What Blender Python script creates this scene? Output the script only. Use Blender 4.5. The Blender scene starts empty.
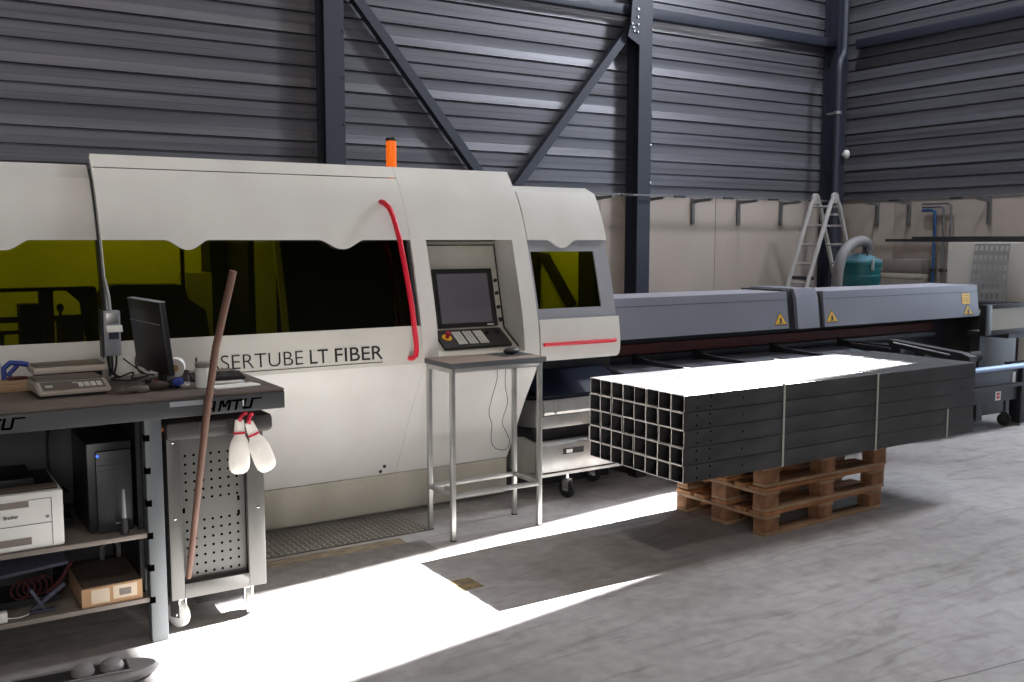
import bpy, bmesh, math, random
from mathutils import Vector, Matrix
random.seed(7)
C = bpy.context.scene.collection
D = bpy.data
SC = bpy.context.scene

# ------------------------------------------------------------------ materials
def lin(r, g, b):
    f = lambda c: (c/255/12.92) if c/255 <= .04045 else ((c/255+.055)/1.055)**2.4
    return (f(r), f(g), f(b))

def mat(name, col, rough=.5, metal=0., var=.12, scale=6., stretch=(1, 1, 1), bump=0., spec=.5, col2=None, detail=4.):
    m = D.materials.new(name); m.use_nodes = True
    nt = m.node_tree; N = nt.nodes; L = nt.links
    b = N['Principled BSDF']
    b.inputs['Roughness'].default_value = rough
    b.inputs['Metallic'].default_value = metal
    b.inputs['Specular IOR Level'].default_value = spec
    tc = N.new('ShaderNodeTexCoord'); mp = N.new('ShaderNodeMapping')
    mp.inputs['Scale'].default_value = stretch
    nz = N.new('ShaderNodeTexNoise'); nz.inputs['Scale'].default_value = scale; nz.inputs['Detail'].default_value = detail
    L.new(tc.outputs['Object'], mp.inputs['Vector']); L.new(mp.outputs['Vector'], nz.inputs['Vector'])
    rp = N.new('ShaderNodeValToRGB')
    a = col if col2 is None else col2
    k = 1-var if col2 is None else 1
    rp.color_ramp.elements[0].position = .3; rp.color_ramp.elements[1].position = .7
    rp.color_ramp.elements[0].color = (a[0]*k, a[1]*k, a[2]*k, 1)
    k2 = 1+var*.5 if col2 is None else 1
    rp.color_ramp.elements[1].color = (min(1, col[0]*k2), min(1, col[1]*k2), min(1, col[2]*k2), 1)
    L.new(nz.outputs['Fac'], rp.inputs['Fac']); L.new(rp.outputs['Color'], b.inputs['Base Color'])
    if bump:
        bp = N.new('ShaderNodeBump'); bp.inputs['Strength'].default_value = bump; bp.inputs['Distance'].default_value = .02
        L.new(nz.outputs['Fac'], bp.inputs['Height']); L.new(bp.outputs['Normal'], b.inputs['Normal'])
    return m

def emis(name, col, s):
    m = mat(name, col, .4); b = m.node_tree.nodes['Principled BSDF']
    b.inputs['Emission Color'].default_value = (*col, 1); b.inputs['Emission Strength'].default_value = s
    return m

M = {}
M['cream'] = mat('cream_enamel', lin(208, 208, 203), .38, var=.06, scale=3, stretch=(1, 1, .5), col2=lin(200, 198, 193))
M['cream_shaded'] = mat('cream_shaded_enamel', lin(198, 196, 188), .42, var=.06, scale=2.5)  # duller copy of the cream, the band's shade put into the colour
M['skirt'] = mat('dusty_skirt_enamel', lin(180, 176, 164), .6, scale=3.5, stretch=(1, 1, .45), col2=lin(152, 147, 134))
M['greyframe'] = mat('grey_window_frame', lin(140, 142, 148), .4, var=.05)
M['red'] = mat('red_handle', lin(205, 22, 48), .3, var=.05)
M['black'] = mat('black_plastic', lin(26, 26, 28), .45)
M['blackrub'] = mat('black_rubber', lin(16, 16, 17), .8)
M['darkin'] = mat('dark_interior', lin(30, 29, 27), .8)
M['inwall'] = mat('interior_wall_paint', lin(205, 200, 185), .7, var=.08)
M['screen'] = mat('dull_screen', lin(104, 102, 110), .25, var=.08, scale=2)
M['keys'] = mat('key_caps', lin(205, 205, 200), .5)
M['yellow'] = mat('signal_yellow', lin(225, 175, 25), .45)
M['orange'] = emis('beacon_orange', lin(240, 105, 15), .5)
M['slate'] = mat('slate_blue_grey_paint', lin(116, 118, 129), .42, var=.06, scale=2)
M['slate_lit'] = mat('slate_lit_top', lin(150, 150, 160), .4, var=.06, scale=2)  # paler copy of the slate, light on the cover tops put into the colour
M['gapdark'] = mat('dark_gap_paint', lin(42, 42, 48), .6)
M['oxide'] = mat('red_oxide_paint', lin(82, 42, 40), .7, var=.3, scale=5)
M['tray'] = mat('tray_sheet', lin(120, 122, 132), .38, metal=.4, scale=3)
M['darksteel'] = mat('dark_blue_steel', lin(34, 35, 40), .5, metal=.2)
M['colsteel'] = mat('blue_grey_column_paint', lin(42, 46, 58), .5, var=.06)
M['galv'] = mat('galvanised_steel', lin(175, 175, 172), .38, metal=.75, var=.18, scale=9)
M['alu'] = mat('aluminium', lin(200, 200, 202), .35, metal=.7, var=.1)
M['chrome'] = mat('chrome', lin(210, 210, 210), .2, metal=.95, var=.05)
M['siding'] = mat('siding_sheet', lin(102, 102, 108), .42, metal=.25, var=.30, scale=1.6, stretch=(.18, .18, 7))
M['concrete'] = mat('precast_concrete', lin(158, 147, 138), .75, var=.1, scale=1.3, stretch=(1, 1, .5))
M['dullwall'] = mat('plain_wall', lin(120, 120, 120), .8)
M['tube'] = mat('mill_scale_steel', lin(78, 77, 78), .38, metal=.25, scale=7, stretch=(.35, 1, 1), col2=lin(46, 46, 48), detail=6)
M['cut'] = mat('bright_cut_edge', lin(225, 222, 215), .4, metal=.3)
M['hole'] = mat('drilled_hole', lin(4, 4, 4), .95, spec=0.)
M['strap'] = mat('pale_strap', lin(185, 186, 175), .45)
M['wood'] = mat('pallet_wood', lin(176, 120, 76), .75, scale=5, stretch=(1, 3, 3), col2=lin(112, 72, 44), bump=.1)
M['woodgrey'] = mat('weathered_pallet_wood', lin(160, 128, 98), .8, scale=5, stretch=(1, 3, 3), col2=lin(122, 97, 72), bump=.1)
M['woodend'] = mat('block_wood', lin(146, 104, 70), .8, scale=14, col2=lin(98, 66, 43), bump=.12)
M['benchtop'] = mat('stained_worktop', lin(98, 86, 79), .55, scale=4, col2=lin(74, 64, 58))
M['bench'] = mat('anthracite_bench_paint', lin(62, 63, 65), .45, var=.08)
M['benchdark'] = mat('dark_bench_panel', lin(70, 73, 77), .55)  # panel tone lifted to stand in for light missing under the bench
M['benchleg'] = mat('grey_leg_paint', lin(100, 105, 108), .42, metal=.2, var=.06)
M['trolley'] = mat('grey_trolley_paint', lin(94, 94, 91), .4, metal=.3, var=.08)
M['shelf'] = mat('dusty_shelf_sheet', lin(120, 112, 104), .6)
M['stick'] = mat('brown_stick_wood', lin(106, 78, 62), .6, scale=8, stretch=(4, 4, 1), col2=lin(92, 62, 50))
M['white'] = mat('white_fabric', lin(232, 228, 220), .85, var=.08, scale=14, bump=.25)
M['whiteplastic'] = mat('white_plastic', lin(214, 214, 210), .45, var=.05)
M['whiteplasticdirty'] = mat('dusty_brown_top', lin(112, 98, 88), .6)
M['scale'] = mat('grey_beige_scale_plastic', lin(178, 168, 158), .5, var=.12)
M['scaletop'] = mat('dusty_scale_pan', lin(104, 96, 92), .45, metal=.2)
M['pcblack'] = mat('computer_black', lin(30, 30, 33), .35)
M['pcfront'] = mat('computer_front', lin(44, 44, 48), .4)
M['blue'] = mat('blue_band', lin(42, 62, 140), .5)
M['bluepipe'] = mat('blue_pipe_paint', lin(44, 78, 122), .45)
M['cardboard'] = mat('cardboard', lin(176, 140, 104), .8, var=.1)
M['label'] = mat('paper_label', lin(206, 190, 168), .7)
M['cartontop'] = mat('dark_carton_top', lin(74, 62, 53), .85)  # carton top in a darker tone than the sides
M['paper'] = mat('paper_white', lin(220, 218, 214), .8, var=.04)
M['teal'] = mat('teal_drum_enamel', lin(10, 88, 92), .4, var=.1)
M['teallid'] = mat('teal_lid_enamel', lin(70, 108, 120), .35, var=.1)
M['hose'] = mat('grey_hose', lin(104, 102, 103), .6)
M['cabinet'] = mat('pale_cabinet_enamel', lin(196, 193, 186), .5, var=.05, scale=2)
M['perf'] = mat('grey_punched_sheet', lin(142, 143, 145), .5)
M['beige'] = mat('beige_panel', lin(160, 155, 140), .6, var=.08)
M['roller'] = mat('pale_blue_roller', lin(150, 168, 195), .3, metal=.6)
M['ink'] = mat('dark_lettering_ink', lin(28, 28, 30), .5)
M['inkgrey'] = mat('black_apron_print', lin(14, 14, 15), .5)
M['redcloth'] = mat('red_cord', lin(196, 30, 60), .7)
M['maroon'] = mat('maroon_cloth', lin(66, 12, 18), .8)
M['slatecloth'] = mat('slate_strap_cloth', lin(62, 63, 80), .8)
M['bluelamp'] = emis('power_lamp_blue', lin(60, 110, 255), 1.2)
M['boatgrey'] = mat('grey_dusty_plastic', lin(120, 118, 118), .5, var=.12)
M['glove'] = mat('grey_work_glove', lin(88, 82, 76), .85, scale=20, bump=.3)
M['navy'] = mat('navy_sheet', lin(24, 30, 48), .35)
M['dustgrey'] = mat('dusty_sheet_pack', lin(120, 112, 106), .7)
M['jarlid'] = mat('grey_brown_lid', lin(128, 122, 114), .5)

def glass_mat(name, col, gl=.08):
    m = D.materials.new(name); m.use_nodes = True
    nt = m.node_tree; N = nt.nodes; L = nt.links
    N.remove(N['Principled BSDF']); out = N['Material Output']
    tc = N.new('ShaderNodeTexCoord'); nz = N.new('ShaderNodeTexNoise'); nz.inputs['Scale'].default_value = 1.5
    L.new(tc.outputs['Object'], nz.inputs['Vector'])
    rp = N.new('ShaderNodeValToRGB')
    rp.color_ramp.elements[0].color = (col[0]*.9, col[1]*.9, col[2]*.9, 1); rp.color_ramp.elements[1].color = (*col, 1)
    L.new(nz.outputs['Fac'], rp.inputs['Fac'])
    t = N.new('ShaderNodeBsdfTransparent'); L.new(rp.outputs['Color'], t.inputs['Color'])
    g = N.new('ShaderNodeBsdfGlossy'); g.inputs['Roughness'].default_value = .06
    mx = N.new('ShaderNodeMixShader')
    fr = N.new('ShaderNodeFresnel'); fr.inputs['IOR'].default_value = 1.4
    L.new(fr.outputs['Fac'], mx.inputs['Fac'])
    L.new(t.outputs['BSDF'], mx.inputs[1]); L.new(g.outputs['BSDF'], mx.inputs[2]); L.new(mx.outputs['Shader'], out.inputs['Surface'])
    return m
M['acrylic'] = glass_mat('olive_laser_acrylic', (.50, .50, .015))

def floor_mat():
    m = D.materials.new('polished_concrete_floor'); m.use_nodes = True
    nt = m.node_tree; N = nt.nodes; L = nt.links; b = N['Principled BSDF']
    tc = N.new('ShaderNodeTexCoord')
    def noise(sc, stretch, rot=0, det=5, dist=0):
        mp = N.new('ShaderNodeMapping'); mp.inputs['Scale'].default_value = stretch; mp.inputs['Rotation'].default_value = (0, 0, rot)
        n = N.new('ShaderNodeTexNoise'); n.inputs['Scale'].default_value = sc; n.inputs['Detail'].default_value = det; n.inputs['Distortion'].default_value = dist
        L.new(tc.outputs['Object'], mp.inputs['Vector']); L.new(mp.outputs['Vector'], n.inputs['Vector']); return n
    def ramp(n, p0, c0, p1, c1):
        r = N.new('ShaderNodeValToRGB'); e = r.color_ramp.elements
        e[0].position = p0; e[0].color = (*c0, 1); e[1].position = p1; e[1].color = (*c1, 1)
        L.new(n.outputs['Fac'], r.inputs['Fac']); return r
    def mul(a, c, f=1.):
        x = N.new('ShaderNodeMixRGB'); x.blend_type = 'MULTIPLY'; x.inputs['Fac'].default_value = f
        L.new(a.outputs['Color'], x.inputs['Color1']); L.new(c.outputs['Color'], x.inputs['Color2']); return x
    base = ramp(noise(.55, (1, 1, 1), 0, 6, .4), .3, lin(146, 142, 140), .72, lin(172, 169, 168))
    fine = ramp(noise(14, (1, 1, 1), 0, 6), .3, (.86, .86, .86), .7, (1.05, 1.05, 1.05))
    blot = ramp(noise(2.6, (1, 1, 1), 0, 7, 1.6), .34, (.86, .855, .85), .56, (1, 1, 1))
    s1 = ramp(noise(2.4, (.3, 1.5, 1), .75, 7, 3.2), .33, (.80, .79, .775), .43, (1, 1, 1))
    s2 = ramp(noise(3.4, (.3, 1.9, 1), .95, 7, 2.6), .32, (.82, .81, .80), .40, (1, 1, 1))
    s3 = ramp(noise(6.0, (.25, 2.4, 1), .2, 6, 1.5), .31, (.84, .83, .82), .38, (1, 1, 1))
    x = mul(mul(mul(mul(mul(base, fine), blot), s1), s2), s3)
    L.new(x.outputs['Color'], b.inputs['Base Color'])
    rr = ramp(noise(1.4, (1, 1, 1)), .3, (.42, .42, .42), .7, (.6, .6, .6))
    L.new(rr.outputs['Color'], b.inputs['Roughness']); b.inputs['Specular IOR Level'].default_value = .2
    return m
M['floor'] = floor_mat()

def checker_mat():
    m = mat('checker_plate_steel', lin(128, 124, 118), .40, metal=.5, scale=6, col2=lin(100, 96, 90))
    return m
M['checker'] = checker_mat()
M['rail'] = mat('dull_rail_zinc', lin(112, 112, 112), .5, metal=.3)
M['ladder'] = mat('dull_ladder_aluminium', lin(165, 162, 158), .5, metal=.2)
M['tape'] = mat('worn_yellow_black_tape', lin(150, 134, 108), .8, scale=9, stretch=(1, 4, 1), col2=lin(92, 84, 74))
M['patch'] = mat('worn_floor_mat', lin(120, 108, 98), .8, scale=3, col2=lin(104, 93, 84))

# ------------------------------------------------------------------ mesh kit
class B:
    def __init__(s): s.bm = bmesh.new(); s.mi = 0
    def _f(s, vs, smooth=False):
        try:
            f = s.bm.faces.new(vs); f.material_index = s.mi; f.smooth = smooth; return f
        except ValueError: return None
    def box(s, x0, x1, y0, y1, z0, z1, bev=0., mtx=None):
        vs = [s.bm.verts.new((x, y, z)) for x in (x0, x1) for y in (y0, y1) for z in (z0, z1)]
        idx = [(0, 1, 3, 2), (4, 6, 7, 5), (0, 4, 5, 1), (2, 3, 7, 6), (0, 2, 6, 4), (1, 5, 7, 3)]
        fs = [s._f([vs[i] for i in q]) for q in idx]
        if bev:
            es = list({e for f in fs for e in f.edges})
            r = bmesh.ops.bevel(s.bm, geom=es, offset=bev, segments=2, affect='EDGES', profile=.5)
            for f in r['faces']: f.material_index = s.mi
            vs = list({v for f in r['faces'] for v in f.verts} | {v for v in vs if v.is_valid})
        if mtx is not None: bmesh.ops.transform(s.bm, matrix=mtx, verts=[v for v in vs if v.is_valid])
        return s
    def prism(s, pts, axis, a, b):
        """pts 2D polygon; axis 'x': pts=(y,z); 'y': pts=(x,z); 'z': pts=(x,y)"""
        def P(p, t):
            return (t, p[0], p[1]) if axis == 'x' else (p[0], t, p[1]) if axis == 'y' else (p[0], p[1], t)
        A = [s.bm.verts.new(P(p, a)) for p in pts]; Bv = [s.bm.verts.new(P(p, b)) for p in pts]
        n = len(pts)
        for i in range(n): s._f([A[i], A[(i+1) % n], Bv[(i+1) % n], Bv[i]])
        s._f(A[::-1]); s._f(Bv)
        return s
    def tube(s, path, r, n=10, caps=True, smooth=True):
        P = [Vector(p) for p in path]; rings = []
        rad = r if isinstance(r, (list, tuple)) else [r]*len(P)
        up = None
        for i, p in enumerate(P):
            t = ((P[min(i+1, len(P)-1)]-p).normalized() + (p-P[max(i-1, 0)]).normalized())
            t = t.normalized() if t.length > 1e-6 else (P[-1]-P[0]).normalized()
            if up is None:
                up = Vector((0, 0, 1)) if abs(t.z) < .9 else Vector((1, 0, 0))
            u = (up - t*up.dot(t)).normalized(); v = t.cross(u); up = u
            rings.append([s.bm.verts.new(p + (u*math.cos(2*math.pi*k/n)+v*math.sin(2*math.pi*k/n))*rad[i]) for k in range(n)])
        for a, b in zip(rings, rings[1:]):
            for k in range(n): s._f([a[k], a[(k+1) % n], b[(k+1) % n], b[k]], smooth)
        if caps: s._f(rings[0][::-1]); s._f(rings[-1])
        return s
    def lathe(s, prof, c, n=28, axis='z', smooth=True):
        rings = []
        for (r, h) in prof:
            ring = []
            for k in range(n):
                a = 2*math.pi*k/n; u, v = max(r, 1e-4)*math.cos(a), max(r, 1e-4)*math.sin(a)
                q = (u, v, h) if axis == 'z' else (h, u, v) if axis == 'x' else (v, h, u)
                ring.append(s.bm.verts.new((c[0]+q[0], c[1]+q[1], c[2]+q[2])))
            rings.append(ring)
        for a, b in zip(rings, rings[1:]):
            for k in range(n): s._f([a[k], a[(k+1) % n], b[(k+1) % n], b[k]], smooth)
        s._f(rings[0][::-1]); s._f(rings[-1])
        return s
    def sheet(s, rows, thick, nrm=None, smooth=True):
        """rows: grid of points (front). closed slab thickened along nrm (a vector)"""
        o = Vector(nrm)*thick
        F = [[s.bm.verts.new(Vector(p)) for p in r] for r in rows]
        K = [[s.bm.verts.new(Vector(p)+o) for p in r] for r in rows]
        nr, nc = len(rows), len(rows[0])
        for i in range(nr-1):
            for j in range(nc-1):
                s._f([F[i][j], F[i][j+1], F[i+1][j+1], F[i+1][j]], smooth)
                s._f([K[i][j], K[i+1][j], K[i+1][j+1], K[i][j+1]], smooth)
        for i in range(nr-1):
            s._f([F[i][0], F[i+1][0], K[i+1][0], K[i][0]]); s._f([F[i][-1], K[i][-1], K[i+1][-1], F[i+1][-1]])
        for j in range(nc-1):
            s._f([F[0][j], K[0][j], K[0][j+1], F[0][j+1]]); s._f([F[-1][j], F[-1][j+1], K[-1][j+1], K[-1][j]])
        return s
    def blob(s, c, r, n=12, m=8):
        prof = [(math.sin(math.pi*i/m), -math.cos(math.pi*i/m)) for i in range(m+1)]
        rings = []
        for (q, h) in prof:
            rings.append([s.bm.verts.new((c[0]+r[0]*max(q, .01)*math.cos(2*math.pi*k/n), c[1]+r[1]*max(q, .01)*math.sin(2*math.pi*k/n), c[2]+r[2]*h)) for k in range(n)])
        for a, b in zip(rings, rings[1:]):
            for k in range(n): s._f([a[k], a[(k+1) % n], b[(k+1) % n], b[k]], True)
        s._f(rings[0][::-1]); s._f(rings[-1]); return s

def crumple(b, amt):
    rnd = random.Random(3)
    b.bm.verts.ensure_lookup_table(); lo = min(v.co.z for v in b.bm.verts)
    for v in b.bm.verts:
        v.co += Vector((rnd.uniform(-amt, amt), rnd.uniform(-amt, amt), rnd.uniform(-amt, amt)*.7)); v.co.z = max(v.co.z, lo)
    for f in b.bm.faces: f.smooth = False
W = {}
def _link(o, parent):
    C.objects.link(o)
    if parent is not None: o.parent = parent
def obj(name, b, m, parent=None, origin=None, local=False):
    bm = b.bm
    bmesh.ops.recalc_face_normals(bm, faces=bm.faces)
    me = D.meshes.new(name)
    ms = m if isinstance(m, (list, tuple)) else [m]
    if parent is None:
        if origin is None:
            xs = [v.co for v in bm.verts]
            lo = [min(c[i] for c in xs) for i in range(3)]; hi = [max(c[i] for c in xs) for i in range(3)]
            origin = ((lo[0]+hi[0])/2, (lo[1]+hi[1])/2, lo[2])
        bm.transform(Matrix.Translation(-Vector(origin)))
    elif not local:
        bm.transform(W[parent.name].inverted())
    bm.to_mesh(me); bm.free()
    me.set_sharp_from_angle(angle=math.radians(32))
    for x in ms: me.materials.append(M[x] if isinstance(x, str) else x)
    o = D.objects.new(name, me); _link(o, parent)
    if parent is None:
        o.location = origin; W[o.name] = Matrix.Translation(Vector(origin))
    else: W[o.name] = W[parent.name].copy()
    return o
def tag(o, label, cat, group=None, kind=None):
    if label: o['label'] = label
    if cat: o['category'] = cat
    if group: o['group'] = group
    if kind: o['kind'] = kind
    return o
def thing(name, label, cat, loc=(0, 0, 0), rz=0., group=None):
    o = D.objects.new(name, None); o.empty_display_size = .1; C.objects.link(o)
    o.location = loc; o.rotation_euler = (0, 0, rz)
    W[o.name] = Matrix.Translation(Vector(loc)) @ Matrix.Rotation(rz, 4, 'Z')
    return tag(o, label, cat, group)
def dup(root, loc, rz, label):
    r = root.copy(); C.objects.link(r); r.location = loc; r.rotation_euler = (0, 0, rz); r['label'] = label
    for ch in list(root.children):
        c = ch.copy(); C.objects.link(c); c.parent = r
        for g in list(ch.children):
            d = g.copy(); C.objects.link(d); d.parent = c
    return r
def struct(name, b, m, parent=None, origin=(0, 0, 0)):
    o = obj(name, b, m, parent, origin)
    if parent is None: o['kind'] = 'structure'
    return o
def text(name, s, m, parent, width, height, frame, thick=.0015, offset=0., shear=0.):
    """frame: Matrix whose x = reading direction, y = up, z = out of the surface; origin = lower-left of the writing"""
    cu = D.curves.new(name, 'FONT'); cu.body = s; cu.size = 1; cu.extrude = 0; cu.offset = offset; cu.shear = shear
    t = D.objects.new(name, cu); C.objects.link(t)
    dg = bpy.context.evaluated_depsgraph_get()
    me = D.meshes.new_from_object(t.evaluated_get(dg))
    D.objects.remove(t)
    b = B(); b.bm.from_mesh(me); D.meshes.remove(me)
    xs = [v.co.x for v in b.bm.verts]; ys = [v.co.y for v in b.bm.verts]
    x0, y0 = min(xs), min(ys); sx = width/(max(xs)-x0); sy = height/(max(ys)-y0)
    r = bmesh.ops.extrude_face_region(b.bm, geom=list(b.bm.faces))
    nv = [e for e in r['geom'] if isinstance(e, bmesh.types.BMVert)]
    for v in nv: v.co.z = 1
    for v in b.bm.verts: v.co = frame @ Vector(((v.co.x-x0)*sx, (v.co.y-y0)*sy, v.co.z*thick))
    return obj(name, b, m, parent)

# ------------------------------------------------------------------ the hall
WB, WR = 10.9, 13.5          # back wall y, right wall x
HZ = 10.5
PL = 2.45
b = B(); b.box(-7, 13.7, -9, 11.1, -.2, 0); struct('floor', b, 'floor')
b = B(); b.sheet([[(2.93, 2.40, .0004), (3.70, 2.26, .0004), (4.10, 2.21, .0004), (4.60, 2.16, .0004)], [(2.93, 2.408, .0004), (3.70, 2.268, .0004), (4.10, 2.218, .0004), (4.60, 2.168, .0004)]], .0004, (0, 0, -1))
obj('tyre_line', b, mat('tyre_line_tone', lin(112, 108, 105), .8), D.objects['floor'])  # thin dark tyre line laid on the floor
# liner-tray siding profile: (height, depth into the room)
prof = []
z = 2.57-.6
def cyc(z0):
    return [(z0-.014, .030), (z0-.011, -.022), (z0+.011, -.022), (z0+.014, .022),
            (z0+.085, .022), (z0+.087, .0242), (z0+.159, .0242), (z0+.162, -.022), (z0+.184, -.022), (z0+.187, .022),
            (z0+.262, .022), (z0+.264, .0242), (z0+.338, .0242), (z0+.341, -.022), (z0+.363, -.022), (z0+.366, .040),
            (z0+.470, .022), (z0+.472, .0242), (z0+.560, .022)]
zz = 2.57
allp = []
for k in range(-1, 13): allp += cyc(zz+.6*k)
def siding_poly(z0, z1):
    p = [(z, d) for z, d in allp if z0 < z < z1]
    return [(z0, p[0][1])] + p + [(z1, p[-1][1])]
b = B()
pp = siding_poly(PL, HZ)
b.prism([(WB+.10, PL)] + [(WB-d, z) for z, d in pp] + [(WB+.10, HZ)], 'x', -7, WR+.1)
wb = struct('wall_back', b, 'siding')
b = B()
xs = [-7, -4.8, -2.6, -.4, 1.8, 4.0, 6.2, 8.4, 10.6, 12.8, 13.6]
for x0, x1 in zip(xs, xs[1:]): b.box(x0+.004, x1-.004, WB, WB+.15, 0, PL, .004)
b.box(-7, 13.6, WB+.01, WB+.15, 0, PL-.004)
struct('concrete_plinth', b, 'concrete', wb)
# right wall with the high window the sun comes through
WY0, WY1, WZ0, WZ1 = 4.10, 5.72, 6.70, 9.72
b = B()
def rw(y0, y1, z0, z1):
    p = siding_poly(z0, z1)
    b.prism([(WR+.10, z0)] + [(WR-d, z) for z, d in p] + [(WR+.10, z1)], 'y', y0, y1)
rw(-9, WY0, PL, HZ); rw(WY1, WB, PL, HZ); rw(WY0, WY1, PL, WZ0); rw(WY0, WY1, WZ1, HZ)
wr = struct('wall_right', b, 'siding')
b = B()
for y0, y1 in ((-9, -6), (-6, -2.9), (-2.9, .2), (.2, 3.3), (3.3, 6.4), (6.4, 9.9), (9.9, 10.9)): b.box(WR, WR+.15, y0+.004, y1-.004, 0, PL, .004)
b.box(WR+.01, WR+.15, -9, 10.9, 0, PL-.004)
struct('concrete_plinth', b, 'concrete', wr)
b = B()
for a in ((WY0-.08, WY0, WZ0-.08, WZ1+.08), (WY1, WY1+.08, WZ0-.08, WZ1+.08), (WY0, WY1, WZ0-.08, WZ0), (WY0, WY1, WZ1, WZ1+.08)):
    b.box(WR+.1, WR+.14, *a)
# unseen slanted plates, added to shape the edges of the sun stripe
b.prism([(WY0, WZ0), (4.60, WZ0), (4.195, WZ1), (WY0, WZ1)], 'x', WR+.1, WR+.12)
b.prism([(WY1, WZ0), (5.605, WZ0), (5.287, WZ1), (WY1, WZ1)], 'x', WR+.1, WR+.12)
struct('window_1', b, 'colsteel')
b = B(); b.box(-7, 13.7, -9, 11.1, HZ, HZ+.15); struct('ceiling', b, 'dullwall')
b = B(); b.box(-7.1, -7, -9, 11, 0, HZ); struct('wall_left', b, 'dullwall')
b = B(); b.box(-7, 13.6, -9.1, -9, 0, HZ); struct('wall_front', b, 'dullwall')

def hcol(x0, x1, y0, y1, label=None):
    b = B(); t = .018; xm = (x0+x1)/2
    b.box(x0, x1, y0, y0+t, 0, HZ); b.box(x0, x1, y1-t, y1, 0, HZ); b.box(xm-.007, xm+.007, y0+t, y1-t, 0, HZ)
    o = struct('column', b, 'colsteel')
    b = B()
    for k in range(6):
        zc = 2.60+.52*k
        b.tube([(x1-.012, y0-.014, zc), (x1-.012, y0, zc)], .012, 8)
    obj('bolt', b, 'chrome', o)
    return o
hcol(4.255, 4.493, 10.60, 10.86)
hcol(8.822, 9.050, 10.60, 10.86)
b = B(); t = .02
b.box(12.86, 13.10, 10.58, 10.60, 0, HZ); b.box(12.86, 13.10, 10.83, 10.85, 0, HZ); b.box(12.972, 12.988, 10.6, 10.83, 0, HZ)
struct('column', b, 'colsteel')
def bar(p, q, w, name, y):
    """square hollow brace in the wall plane from p=(x,z) to q"""
    b = B(); d = (Vector(q)-Vector(p)).normalized(); n = Vector((-d.y, d.x))*w/2
    P, Q = Vector(p), Vector(q)
    b.prism([tuple(P+n), tuple(Q+n), tuple(Q-n), tuple(P-n)], 'y', y-w/2, y+w/2)
    return struct(name, b, 'colsteel')
bar((4.49, 4.83), (6.55, 2.40), .112, 'beam', 10.75)
bar((8.84, 4.79), (6.787, 2.36), .112, 'beam', 10.74)
b = B(); b.box(6.3, 7.05, 10.72, 10.74, 2.05, 2.45); b.box(6.5, 6.8, 10.66, 10.86, 0, 2.3)
struct('beam', b, 'colsteel')
b = B(); b.box(-6.9, 13.2, 10.70, 10.83, 4.86, 5.0, .006); struct('beam', b, 'colsteel')
b = B(); b.box(13.30, 13.43, -8.9, 10.6, 4.86, 5.0, .006); struct('beam', b, 'colsteel')
# gusset plate with bolts at the head of the braces
b = B(); b.prism([(8.62, 4.55), (8.82, 4.45), (8.82, 5.15), (8.70, 5.15), (8.67, 4.75)], 'y', 10.60, 10.62)
g = struct('beam', b, 'colsteel')
b = B()
for k in range(4): b.tube([(8.78, 10.575, 4.62+.1*k), (8.78, 10.60, 4.62+.1*k)], .014, 8)
for k in range(3): b.tube([(8.72-.02*k, 10.575, 4.62+.05*k), (8.72-.02*k, 10.60, 4.62+.05*k)], .014, 8)
obj('bolt', b, 'chrome', g)
# rain pipe in the corner
t = thing('downpipe', 'dark blue grey rain downpipe with an offset bend running down the hall corner', 'pipe', (12.62, 10.42, 0))
b = B(); b.tube([(12.66, 10.38, 0), (12.66, 10.38, 4.35), (12.66, 10.38, 4.5), (12.72, 10.40, 4.6), (12.80, 10.42, 4.68), (12.83, 10.43, 4.78), (12.83, 10.43, HZ)], .055, 14)
obj('pipe', b, 'colsteel', t)
for zc in (3.78, 2.2, .8):
    b = B(); b.lathe([(.056, -.02), (.066, -.02), (.066, .02), (.056, .02)], (12.66, 10.38, zc), 14)
    b.box(12.65, 12.67, 10.43, 10.585, zc-.015, zc+.015); obj('pipe_clip', b, 'galv', t)
b = B(); b.blob((13.06, 10.51, 3.17), (.055, .055, .075)); b.box(13.04, 13.09, 10.55, 10.579, 3.15, 3.19)
tag(obj('mounted_motion_sensor', b, 'whiteplastic'), 'small white egg shaped sensor on the corner column high above the ladder', 'sensor')

# ------------------------------------------------------------------ wall rail, brackets, pipes
for i, x in enumerate((8.30, 9.20, 10.12, 11.06, 12.0)):
    t = thing('rail_bracket', ['grey rail bracket half hidden beside the machine end, just before the column', 'grey rail bracket on the concrete just past the tall column',
        'grey rail bracket on the concrete, second past the tall column', 'grey rail bracket on the concrete, third past the tall column, midway to the ladder',
        'grey rail bracket on the concrete nearest the ladder'][i], 'bracket', (x, WB, 2.0), 0, 'brackets under the rail on the back wall')
    b = B(); b.box(x-.03, x+.03, WB-.035, WB-.001, 2.03, 2.42, .004); obj('wall_plate', b, 'rail', t)
    b = B(); b.prism([(WB-.035, 2.40), (WB-.035, 2.345), (WB-.42, 2.375), (WB-.42, 2.40)], 'x', x-.02, x+.02); obj('arm', b, 'rail', t)
for i, y in enumerate((10.2, 8.30, 9.62)):
    t = thing('rail_bracket', ['grey rail bracket on the concrete end wall, beside the corner column', 'grey rail bracket on the concrete end wall above the pale cabinet', 'grey rail bracket on the end wall at the blue pipe'][i], 'bracket', (WR, y, 2.0), 0, 'brackets under the rail on the end wall')
    b = B(); b.box(WR-.035, WR-.001, y-.03, y+.03, 2.03, 2.42, .004); obj('wall_plate', b, 'rail', t)
    b = B(); b.prism([(WR-.035, 2.40), (WR-.035, 2.345), (WR-.32, 2.375), (WR-.32, 2.40)], 'y', y-.02, y+.02); obj('arm', b, 'rail', t)
t = thing('wall_rail', 'thin grey service rail on brackets along the back wall', 'rail', (10.2, 10.5, 2.40))
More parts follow.
